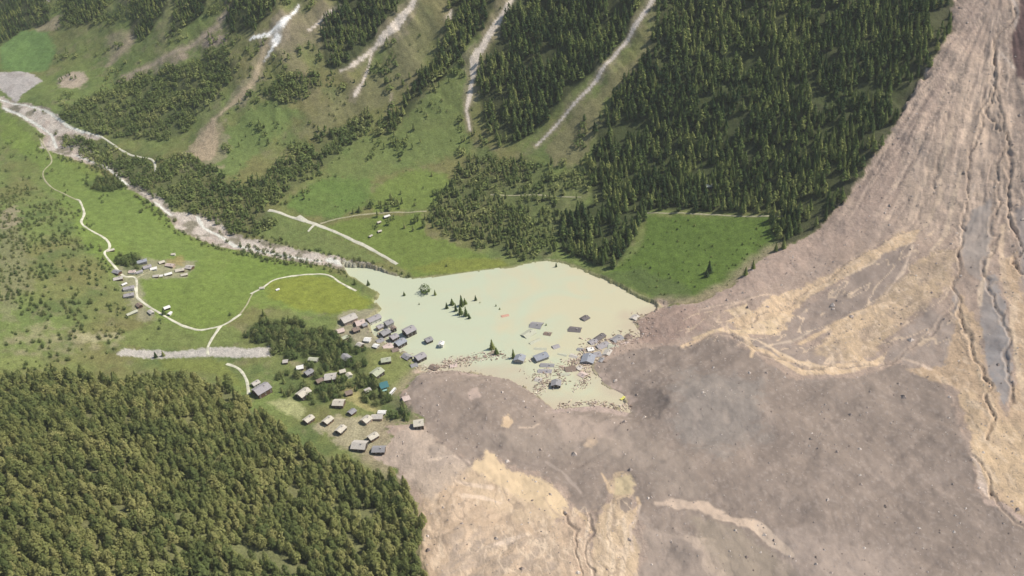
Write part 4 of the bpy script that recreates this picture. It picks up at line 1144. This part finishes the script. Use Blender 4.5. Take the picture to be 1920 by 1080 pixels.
o = mesh_np('driftwood', V, F, [m_sp], attrs={'tint': ('FLOAT', T)}); tag(o, 'pinkish splintered driftwood and rubble floating along the lake edge', 'driftwood', kind='stuff')
# boulders scattered over the slide
def stones():
    P = []; n_ = 0
    xs = RS.uniform(-200, 700, 26000); ys = RS.uniform(350, 1500, 26000)
    s = sdist(xs, ys, DEBRIS, 10); k = (s > 1)
    xs, ys = xs[k], ys[k]
    cl = fbm(xs, ys, 40, 3, 91); fan = sdist(xs, ys, FARPOLY, 1) > -60
    k = (cl + RS.uniform(-.6, .6, len(xs)) > .25) | (fan & (RS.uniform(0, 1, len(xs)) < .6)) | ((sdist(xs, ys, DEBRIS, 40) < 22) & (RS.uniform(0, 1, len(xs)) < .7))
    xs, ys = xs[k][:9000], ys[k][:9000]
    zs = gz(xs, ys); base = np.array([(1,0,0),(-1,0,0),(0,1,0),(0,-1,0),(0,0,1),(0,0,-.6)], float)
    tf = np.array([(0,2,4),(2,1,4),(1,3,4),(3,0,4),(2,0,5),(1,2,5),(3,1,5),(0,3,5)])
    n_ = len(xs); sz = np.clip(RS.lognormal(-.72, .62, n_), .25, 4.0)
    jit = RS.uniform(.6, 1.3, (n_, 6, 3)); a_ = RS.uniform(0, 6.28, n_)
    v_ = base[None] * jit * sz[:, None, None]
    X = v_[..., 0] * np.cos(a_)[:, None] - v_[..., 1] * np.sin(a_)[:, None] + xs[:, None]; Y = v_[..., 0] * np.sin(a_)[:, None] + v_[..., 1] * np.cos(a_)[:, None] + ys[:, None]
    Z = v_[..., 2] * .8 + zs[:, None]
    V = np.stack([X, Y, Z], -1).reshape(-1, 3); F = (tf[None] + (np.arange(n_) * 6)[:, None, None]).reshape(-1, 3)
    T = np.repeat(RS.uniform(0, 1, n_), 6)
    m = leaf_mat('boulder_rock', (.26,.21,.18), (.42,.35,.30), (.66,.58,.50), True)
    o = mesh_np('boulders', V, F, [m], attrs={'tint': ('FLOAT', T)}); tag(o, 'countless pale boulders strewn over the grey and tan landslide', 'boulders', kind='stuff')
stones()

# ------------------------------------------------------------------ trees
def spruce_proto(seed, tiers=6, n=7, h=1.0, w=.17):
    r = random.Random(seed); V = []; F = []
    for k in range(tiers):
        f = k / tiers
        zb = .06 + .80 * f; zt = zb + (1.9 / tiers) * (.55 if k < tiers - 1 else .62)
        if k == tiers - 1: zt = 1.0
        rad = w * (1 - f) ** .85 + .018
        o = len(V); V.append((r.uniform(-.006, .006), r.uniform(-.006, .006), min(zt, 1.0)))
        ph = r.uniform(0, 6)
        for q in range(n * 2):
            a_ = ph + q * math.pi / n + r.uniform(-.15, .15)
            rr_ = rad * (r.uniform(.85, 1.25) if q % 2 == 0 else r.uniform(.45, .65))
            V.append((rr_ * math.cos(a_), rr_ * math.sin(a_), zb + (-.02 if q % 2 == 0 else .03) + r.uniform(-.015, .015)))
        for q in range(n * 2): F.append((o, o + 1 + q, o + 1 + (q + 1) % (n * 2)))
    return np.array(V), np.array(F)

def leafy_proto(seed, nl=150, shape='larch', size=.075, w=.2):
    """a crown of many small leaf clumps on a tapering volume, unit height"""
    r = random.Random(seed); V = []; F = []
    lob = [(r.uniform(0, 6.28), r.uniform(.3, .9), r.uniform(.6, 1.2)) for _ in range(7)]
    for i in range(nl):
        if shape == 'larch':
            t_ = r.random() ** .8; z = .12 + .88 * t_
            prof = w * (1 - t_) ** .7 * (.35 + .65 * min(1, t_ * 5)) + .012
        else:
            t_ = r.random(); z = .12 + .86 * t_
            prof = w * math.sqrt(max(0, 1 - (2 * t_ - .9) ** 2 / 1.25)) + .02
        a_ = r.uniform(0, 6.283)
        lb = 1
        for (la, lz, lw) in lob:
            lb += .22 * math.cos(a_ - la) * math.exp(-((z - lz) / .12) ** 2) * lw
        rad = prof * lb * (r.random() ** .35)
        c_ = np.array([rad * math.cos(a_), rad * math.sin(a_), z])
        # tilted leaf clump facing outward and up
        nrm = np.array([math.cos(a_) * .8 + r.gauss(0, .25), math.sin(a_) * .8 + r.gauss(0, .25), .6 + r.gauss(0, .2)]); nrm /= np.linalg.norm(nrm)
        tan = np.cross(nrm, [0, 0, 1.0]); tan /= np.linalg.norm(tan) + 1e-6; bi = np.cross(nrm, tan)
        s = size * r.uniform(.6, 1.25) * (1.0 - .45 * t_)
        o = len(V)
        V += [c_ + tan * s * r.uniform(.7, 1.1), c_ + bi * s * r.uniform(.7, 1.2), c_ - tan * s * r.uniform(.7, 1.1), c_ - bi * s * r.uniform(.7, 1.3)]
        F += [(o, o + 1, o + 2), (o, o + 2, o + 3)]
    return np.array(V), np.array(F)

def trunk_proto(rb=.016, top=.9, n=5):
    V = []; F = []
    for k, (z, rad) in enumerate([(-.06, rb * 1.3), (.25, rb), (top, rb * .15)]):
        for q in range(n): V.append((rad * math.cos(q * 6.283 / n), rad * math.sin(q * 6.283 / n), z))
    for k in range(2):
        for q in range(n):
            a_, b_ = k * n + q, k * n + (q + 1) % n
            F += [(a_, b_, b_ + n), (a_, b_ + n, a_ + n)]
    return np.array(V), np.array(F)

def in_frame(px, py, pz, m=0):
    d = np.stack([px, py, pz - CAM_H], -1) @ R
    u = 960 + FPX * d[..., 0] / -d[..., 2]; v = 540 - FPX * d[..., 1] / -d[..., 2]
    return (u > -m) & (u < 1920 + m) & (v > -m) & (v < 1080 + m), -d[..., 2], u, v

def scatter(polys, spacing, dens=None, seed=0, edge=3.0):
    rs = np.random.RandomState(seed); out = []
    for P in polys:
        A = np.array(P); b0, b1 = A.min(0) - 8, A.max(0) + 8
        gx_ = np.arange(b0[0], b1[0], spacing); gy_ = np.arange(b0[1], b1[1], spacing)
        X, Y = np.meshgrid(gx_, gy_); X = X.ravel() + rs.uniform(-.48, .48, X.size) * spacing; Y = Y.ravel() + rs.uniform(-.48, .48, Y.size) * spacing
        s = sdist(X, Y, P, 20) + fbm(X, Y, 18, 3, seed + 5) * edge
        k = s > 0
        if dens is not None: k &= dens(X, Y, s) > rs.uniform(0, 1, X.size)
        out.append(np.stack([X[k], Y[k]], 1))
    Q = np.concatenate(out)
    ok = np.ones(len(Q), bool)
    for L_, w_ in tracks: ok &= ldist(Q[:, 0], Q[:, 1], L_, 30) > w_ * .8 + 2
    for L_, w_ in road_lines: ok &= ldist(Q[:, 0], Q[:, 1], L_, 20) > w_ * .5 + 1.5
    ok &= sdist(Q[:, 0], Q[:, 1], LAKE, 10) < -1.5
    Q = Q[ok]
    z = gz(Q[:, 0], Q[:, 1])
    f, dd, u, v = in_frame(Q[:, 0], Q[:, 1], z, 60)
    Q = Q[f]; return np.column_stack([Q, z[f]])

house_xy = np.array([o.location[:2] for o in bpy.data.objects if o.get('category') and o.type == 'EMPTY'])
def clear_houses(Q, r_=9):
    d = np.sqrt(((Q[:, None, :2] - house_xy[None]) ** 2).sum(-1)).min(1)
    return Q[d > r_]

def merged(name, protos, Q, H, Wf, tint, mat, label, category, mat2=None, trunk=None):
    rs = np.random.RandomState(len(Q)); Vs = []; Fs = []; Ts = []; off = 0; n = len(Q); which = rs.randint(0, len(protos), n)
    for k, (pv_, pf) in enumerate(protos):
        id_ = np.where(which == k)[0]
        if not len(id_): continue
        a_ = rs.uniform(0, 6.28, len(id_)); ca, sa = np.cos(a_)[:, None], np.sin(a_)[:, None]
        hx = H[id_][:, None]; wx = hx * Wf[id_][:, None]
        X = (pv_[None, :, 0] * ca - pv_[None, :, 1] * sa) * wx; Y = (pv_[None, :, 0] * sa + pv_[None, :, 1] * ca) * wx; Z = pv_[None, :, 2] * hx
        lx, ly = rs.normal(0, .03, (2, len(id_), 1))
        V = np.stack([X + Z * lx + Q[id_, 0][:, None], Y + Z * ly + Q[id_, 1][:, None], Z + Q[id_, 2][:, None] - .2], -1).reshape(-1, 3)
        F = (pf[None] + (np.arange(len(id_)) * len(pv_))[:, None, None]).reshape(-1, 3) + off
        off += len(V); Vs.append(V); Fs.append(F); Ts.append(np.repeat(tint[id_], len(pv_)))
    o = mesh_np(name, np.concatenate(Vs), np.concatenate(Fs), [mat], attrs={'tint': ('FLOAT', np.concatenate(Ts))})
    tag(o, label, category, kind='stuff'); print(name, n, len(o.data.polygons))
    return o

def individuals(name, protos, Q, H, Wf, matc, mattr, label, category, group, trunk, parts=True):
    """each tree its own object with crown and trunk, meshes shared"""
    crowns = []
    for pv_, pf in protos:
        me = mesh_np('crown', pv_, pf, [matc]); crowns.append(me)
    tr = mesh_np('trunk', trunk[0], trunk[1], [mattr])
    rs = np.random.RandomState(len(Q) + 5); first = set(); tr_used = False
    for i in range(len(Q)):
        r = bpy.data.objects.new(name, None); col.objects.link(r)
        r.location = (Q[i, 0], Q[i, 1], Q[i, 2] - .2); h = H[i]; r.scale = (h * Wf[i], h * Wf[i], h)
        r.rotation_euler = (rs.normal(0, .03), rs.normal(0, .03), rs.uniform(0, 6.28))
        tag(r, label, category, group)
        k = i % len(crowns)
        c_ = crowns[k] if k not in first else crowns[k].copy()
        if k in first: col.objects.link(c_)
        first.add(k); c_.parent = r
        t_ = tr if not tr_used else tr.copy()
        if tr_used: col.objects.link(t_)
        tr_used = True; t_.parent = r

def nearest(Q, H, n=300):
    f, dd, u, v = in_frame(Q[:, 0], Q[:, 1], Q[:, 2], 0)
    score = np.where(f, H / dd, 0)
    k = np.argsort(-score)[:n]; m_ = np.zeros(len(Q), bool); m_[k] = True
    return m_

M_bark = flat_mat('bark', (.13,.095,.07), .95, .2)
M_sp_m = leaf_mat('spruce_needles_mass', (.050,.088,.032), (.155,.210,.062), (.31,.34,.11), True, .3)
M_sp_i = leaf_mat('spruce_needles', (.050,.088,.032), (.155,.210,.062), (.31,.34,.11), False, .3)
M_la_m = leaf_mat('larch_needles_mass', (.12,.170,.055), (.205,.255,.080), (.33,.35,.13), True, .3)
M_la_i = leaf_mat('larch_needles', (.12,.170,.055), (.205,.255,.080), (.33,.35,.13), False, .3)
M_nw_m = leaf_mat('near_larch_needles_mass', (.165,.205,.070), (.295,.315,.110), (.41,.395,.155), True, .45)
M_nw_i = leaf_mat('near_larch_needles', (.165,.205,.070), (.295,.315,.110), (.41,.395,.155), False, .45)
M_bu_m = leaf_mat('shrub_leaves_mass', (.10,.15,.05), (.16,.205,.07), (.25,.265,.10), True, .3)
M_bu_i = leaf_mat('broadleaf', (.10,.15,.05), (.16,.205,.07), (.25,.265,.10), False, .3)
sp_lo = [spruce_proto(i, 7, 6, w=.18) for i in range(6)]
sp_hi = [spruce_proto(20 + i, 9, 8, w=.16) for i in range(5)]
la_lo = [leafy_proto(i, 60, 'larch', .105, .17) for i in range(6)]
sp_mid = [leafy_proto(200 + i, 90, 'larch', .085, .20) for i in range(7)] + sp_lo[:3]
nw_lo = [leafy_proto(40 + i, 230, 'larch', .075, .26) for i in range(6)] + [leafy_proto(240 + i, 210, 'round', .085, .24) for i in range(5)]
nw_hi = [leafy_proto(60 + i, 420, 'larch', .052, .26) for i in range(5)] + [leafy_proto(260 + i, 400, 'round', .06, .24) for i in range(4)]
bu_lo = [leafy_proto(80 + i, 46, 'round', .17, .45) for i in range(6)]
bl_hi = [leafy_proto(90 + i, 240, 'round', .085, .42) for i in range(6)]
tk = trunk_proto()

# dark spruce forest of the far slope
def dens_far(X, Y, s):
    return np.clip(.92 - .88 * ss(.27, .65, fbm(X, Y, 26, 3, 101)) - ss(-20, -4, sdist(X, Y, DEBRIS, 40)) * .45, 0, 1)
QA = scatter([FP['A']], 7.2, dens_far, 1, 4)
QB = scatter([FP[k] for k in 'BCDEFGPQ'], 7.2, dens_far, 2, 5)
rs = np.random.RandomState(5)
Q = np.concatenate([QA, QB]); Q = Q[sdist(Q[:, 0], Q[:, 1], DEBRIS, 10) < 2]
H = (12 + 11 * rs.beta(2, 2, len(Q))) * (1 - .3 * ss(150, -500, Q[:, 0])); Wf = rs.uniform(.95, 1.5, len(Q))
T = np.clip(.38 + .42 * fbm(Q[:, 0], Q[:, 1], 45, 3, 7) + rs.normal(0, .28, len(Q)), 0, 1)
m_ = nearest(Q, H, 260)
individuals('spruce_tree', sp_hi, Q[m_], H[m_], Wf[m_], M_sp_i, M_bark, 'dark slender spruce at the lower edge of the dense forest opposite the lake', 'tree', 'spruces at the foot of the dark forest', tk)
merged('spruce_forest', sp_mid, Q[~m_], H[~m_], Wf[~m_], T[~m_], M_sp_m, 'dense dark spruce forest climbing the far valley side between the avalanche tracks', 'forest')

# larches and young wood of the far slope
def dens_la(X, Y, s): return np.clip(.85 - .8 * ss(.25, .8, fbm(X, Y, 22, 3, 111)), 0, 1)
Q1 = scatter([LP[k] for k in 'HIJLNO'], 5.6, dens_la, 3, 6)
Q2 = scatter([LP['K']], 6.5, lambda X, Y, s: np.clip(.8 - .9 * ss(.2, .7, fbm(X, Y, 22, 3, 112)), 0, 1), 4, 6)
ranges = land([(560,60),(1100,0),(1100,380),(980,480),(640,400),(420,320),(110,200),(110,100)])
Q3 = scatter([ranges], 9, lambda X, Y, s: .65 * ss(-.1, .7, fbm(X, Y, 45, 3, 113)), 5, 8)
Q4 = scatter([land([(60,60),(560,40),(640,-30),(60,-30)])], 7.5, lambda X, Y, s: .85 * ss(-.4, .5, fbm(X, Y, 35, 3, 114)), 6, 8)
Q = np.concatenate([Q1, Q2, Q3, Q4]); Q = clear_houses(Q, 8)
H = rs.uniform(6, 12.5, len(Q)) * (1 - .25 * ss(-100, -600, Q[:, 0])); Wf = rs.uniform(1.0, 1.7, len(Q))
T = np.clip(.45 + .4 * fbm(Q[:, 0], Q[:, 1], 40, 3, 9) + rs.normal(0, .18, len(Q)), 0, 1)
m_ = nearest(Q, H)
individuals('young_conifer', sp_hi[:1] + [leafy_proto(120 + i, 200, 'larch', .06, .19) for i in range(5)], Q[m_], H[m_], Wf[m_], M_la_i, M_bark, 'mid green young larch in the loose woodland just above the lake and river', 'tree', 'young larches above the lake', tk)
merged('larch_woodland', la_lo + bu_lo[:4], Q[~m_], H[~m_], Wf[~m_], T[~m_], M_la_m, 'loose green larch woodland on the far slope and along the riverbank', 'woodland')

# near forest of the lower left
def dens_nw(X, Y, s): return np.clip(1.0 - .95 * ss(.5, .8, fbm(X, Y, 24, 3, 121)), 0, 1)
Q = scatter([NWP], 6.5, dens_nw, 7, 4); Q = clear_houses(Q, 10)
H = 8 + 13 * rs.beta(2, 2.4, len(Q)); Wf = rs.uniform(.75, 1.45, len(Q))
T = np.clip(.45 + .4 * fbm(Q[:, 0], Q[:, 1], 40, 3, 19) + rs.normal(0, .22, len(Q)), 0, 1)
m_ = nearest(Q, H)
individuals('larch_tree', nw_hi, Q[m_], H[m_], Wf[m_], M_nw_i, M_bark, 'olive green feathery larch on the near slope at the bottom left of the view', 'tree', 'larches of the near slope', tk)
merged('near_larch_forest', nw_lo, Q[~m_], H[~m_], Wf[~m_], T[~m_], M_nw_m, 'closed olive green larch forest covering the near slope above the houses', 'forest')

# broadleaf trees and spruces of the village
Q = scatter(VWP, 6.6, lambda X, Y, s: np.clip(.95 - .9 * ss(.1, .6, fbm(X, Y, 16, 3, 171)), 0, 1), 8, 3); Q = clear_houses(Q, 8.5)
H = rs.uniform(6, 11, len(Q)); Wf = rs.uniform(.8, 1.4, len(Q))
half = rs.uniform(0, 1, len(Q)) < .78
individuals('broadleaf_tree', bl_hi, Q[half][:300], H[half][:300], Wf[half][:300], M_bu_i, M_bark, 'rounded deep green broadleaf tree in the groves around the village houses', 'tree', 'broadleaf trees of the village groves', tk)
individuals('village_spruce', sp_hi, Q[~half][:300], H[~half][:300] * 1.15, Wf[~half][:300] * 1.6, M_la_i, M_bark, 'pointed spruce mixed into the groves around the village houses', 'tree', 'spruces of the village groves', tk)

# shrubs
SH = [land([(0,340),(120,360),(200,460),(230,560),(240,640),(220,660),(100,690),(0,690)]), land([(0,250),(240,350),(320,420),(300,420),(120,360),(0,320)]),
      land([(230,560),(300,600),(440,640),(260,650),(200,640)]), land([(380,600),(440,545),(480,560),(450,600)])]
Qs = scatter(SH[:1], 6.0, lambda X, Y, s: .15 + .75 * ss(-.3, .5, fbm(X, Y, 30, 3, 131)), 9, 6)
Qt = scatter(SH[1:], 9, lambda X, Y, s: .45 * ss(-.2, .7, fbm(X, Y, 30, 3, 132)), 10, 6)
Qu = scatter([land([(440,180),(700,230),(860,300),(840,420),(700,410),(540,400),(440,330)])], 11, lambda X, Y, s: .5 * ss(-.1, .7, fbm(X, Y, 30, 3, 133)), 11, 6)
Qv = scatter([land([(450,455),(580,485),(640,500),(600,505),(500,492),(450,480)]), land([(595,478),(660,480),(740,505),(800,525),(790,535),(740,518),(650,492)])], 6, lambda X, Y, s: .75 + 0 * X, 12, 2)
rvb = scatter([land([(60,190),(250,320),(330,385),(440,425),(560,462),(700,492),(690,540),(540,500),(420,475),(320,440),(230,350),(70,290)])], 5.5, lambda X, Y, s: .7 * (sdist(X, Y, RIVER, 20) < -.5) * (sdist(X, Y, RIVER, 20) > -12) + .12 * (sdist(X, Y, RIVER, 20) > 0) * (fbm(X, Y, 17, 3, 63) > .2), 15, 4)
Qw = scatter([land([(500,60),(700,120),(900,0),(1000,0),(960,260),(760,260),(560,200)])], 10, lambda X, Y, s: .5 * ss(-.1, .7, fbm(X, Y, 30, 3, 134)), 13, 6)
Q = clear_houses(np.concatenate([Qs, Qt, Qu, Qv, Qw, rvb]), 9)
H = rs.uniform(2.2, 5.5, len(Q)); Wf = rs.uniform(.9, 1.3, len(Q))
T = np.clip(.5 + .4 * fbm(Q[:, 0], Q[:, 1], 40, 3, 29) + rs.normal(0, .2, len(Q)), 0, 1)
m_ = nearest(Q, H)
individuals('shrub', bl_hi, Q[m_], H[m_], Wf[m_], M_bu_i, M_bark, 'low rounded green shrub on the rough ground left of the lake', 'shrub', 'shrubs on the rough left hillside', tk)
if (~m_).sum(): merged('shrubbery', bu_lo, Q[~m_], H[~m_], Wf[~m_], T[~m_], M_bu_m, 'scattered low green scrub over the pastures and avalanche slopes', 'scrub')
# small bushes dotted over the bright meadow right of the lake
Q = scatter([land([(1215,415),(1450,415),(1440,470),(1385,525),(1310,560),(1240,555),(1150,515)])], 11, lambda X, Y, s: .42 + 0 * X, 14, 1)
individuals('bush', bl_hi, Q, rs.uniform(1.4, 3.2, len(Q)), rs.uniform(.9, 1.3, len(Q)), M_sp_i, M_bark, 'small dark bush dotted over the bright green meadow right of the lake', 'bush', 'bushes on the bright meadow', tk)
# taller trees with names of their own
def lone(u, v, h, w, label, protos=None, mat=None, name='spruce_tree', water=False, group=None):
    if water: x_, y_ = onz(u, v, 0); z_ = -.3
    else: x_, y_, z_ = at_px(u, v)
    individuals(name, [(protos or sp_hi)[int(u + v) % len(protos or sp_hi)]], np.array([(x_, y_, z_)]), np.array([h]), np.array([w]), mat or M_sp_i, M_bark, label, 'tree', group, tk)
for a_ in [
 (866,573,17,1.5,'tallest of the flooded trees, pointed top of the clump in the lake'),
 (872,570,10,2.1,'bushy flooded tree right beside the tallest one in the lake clump'),
 (848,571,10,2.4,'round flooded tree on the left shoulder of the lake clump'),
 (838,578,10,1.7,'small flooded spruce standing off the left side of the lake clump'),
 (855,583,13,1.3,'thin flooded spruce left of centre in the lower row of the lake clump'),
 (864,589,16,1.5,'large flooded spruce in the centre of the lower row of the lake clump'),
 (874,592,15,1.5,'large flooded spruce right of centre in the lower row of the lake clump'),
 (880,597,9,1.7,'short flooded tree at the lower right corner of the lake clump'),
 (892,563,9,1.6,'flooded spruce standing just right of the lake clump'),
 (816,553,9,1.6,'flooded spruce between the round riverside tree and the lake clump'),
 (758,554,7,2.0,'small flooded tree near the river inlet'),
 (786,571,4,1.6,'tiny flooded treetop south of the round riverside tree'),
 (930,574,4,1.8,'tiny flooded treetop above the orange-red roof'),
 (937,580,3.5,2.4,'squat flooded treetop just above the orange-red roof'),
 (900,568,3,1.8,'flooded twiggy top to the right of the lake clump'),
 (923,654,15,1.7,'pointed spruce at the end of the driftwood line'),
 (931,664,11,2.2,'dark broad spruce beside the pointed one on the driftwood line'),
 (963,671,14,1.4,'lone slim spruce next to the grey-blue flooded house'),
 (1024,610,4,1.8,'tiny treetop between two drowned roofs in the lake'),
]: lone(*a_, water=True)
lone(797,548,13,1.3,'large round tree in the water beside the river inlet', bl_hi, M_la_i, 'broadleaf_tree', water=True)
for a_ in [
 (690,530,10,2.0,'dark tree on the bank just upstream of the lake'),
 (666,533,9,2.0,'dark round tree on the spit where the meadow path ends'),
 (1330,512,19,1.6,'tall dark tree near the lower middle of the bright meadow right of the lake'),
 (1325,520,12,2.0,'shorter dark tree at the foot of the tall meadow tree'),
 (1398,520,13,1.8,'dark tree at the slide edge, lower of two beside the meadow'),
 (1412,508,14,1.6,'dark tree at the slide edge, upper of two beside the meadow'),
 (1455,470,13,1.7,'dark tree in the upper right corner of the bright meadow'),
 (495,592,11,1.7,'dark pointed tree where the yellow meadow meets the village wood'),
 (1043,500,9,1.5,'slim tree at the northern tip of the lake'),
 (308,590,9,2.2,'dark tree behind the small huts by the road bend'),
 (292,668,9,1.9,'dark tree standing in front of the gravel yard, left one'),
 (306,666,8,2.0,'dark tree standing in front of the gravel yard, right one'),
 (568,360,9,1.8,'single dark spruce on the meadow above the wide pale road'),
 (663,400,9,1.8,'spruce in the middle of the upper meadow, left of a pair'),
 (675,398,11,1.9,'spruce in the middle of the upper meadow, right of a pair'),
 (810,330,8,1.8,'single dark spruce at the top of the green meadow'),
 (837,500,5,1.8,'small shrubby tree at the lakeside meadow edge'),
]: lone(*a_)

# ------------------------------------------------------------------ air
def haze():
    me = bpy.data.meshes.new('haze')
    v, f = box_vf(-13000, 13000, -13000, 13000, float(VZ.min()) - 1.0, max(float(VZ.max()), CAM_H) + 30)
    me.from_pydata(v, [], f)
    m = bpy.data.materials.new('haze_air'); m.use_nodes = True
    t = m.node_tree; t.nodes.remove(t.nodes['Principled BSDF'])
    pv_ = t.nodes.new('ShaderNodeVolumePrincipled'); pv_.inputs['Color'].default_value = (.97,.97,.93,1); pv_.inputs['Density'].default_value = 0.00004
    t.links.new(pv_.outputs[0], t.nodes['Material Output'].inputs['Volume'])
    me.materials.append(m)
    o = bpy.data.objects.new('haze', me); col.objects.link(o); tag(o, kind='stuff')
HAZE = True
if HAZE: haze()
print('tris done')
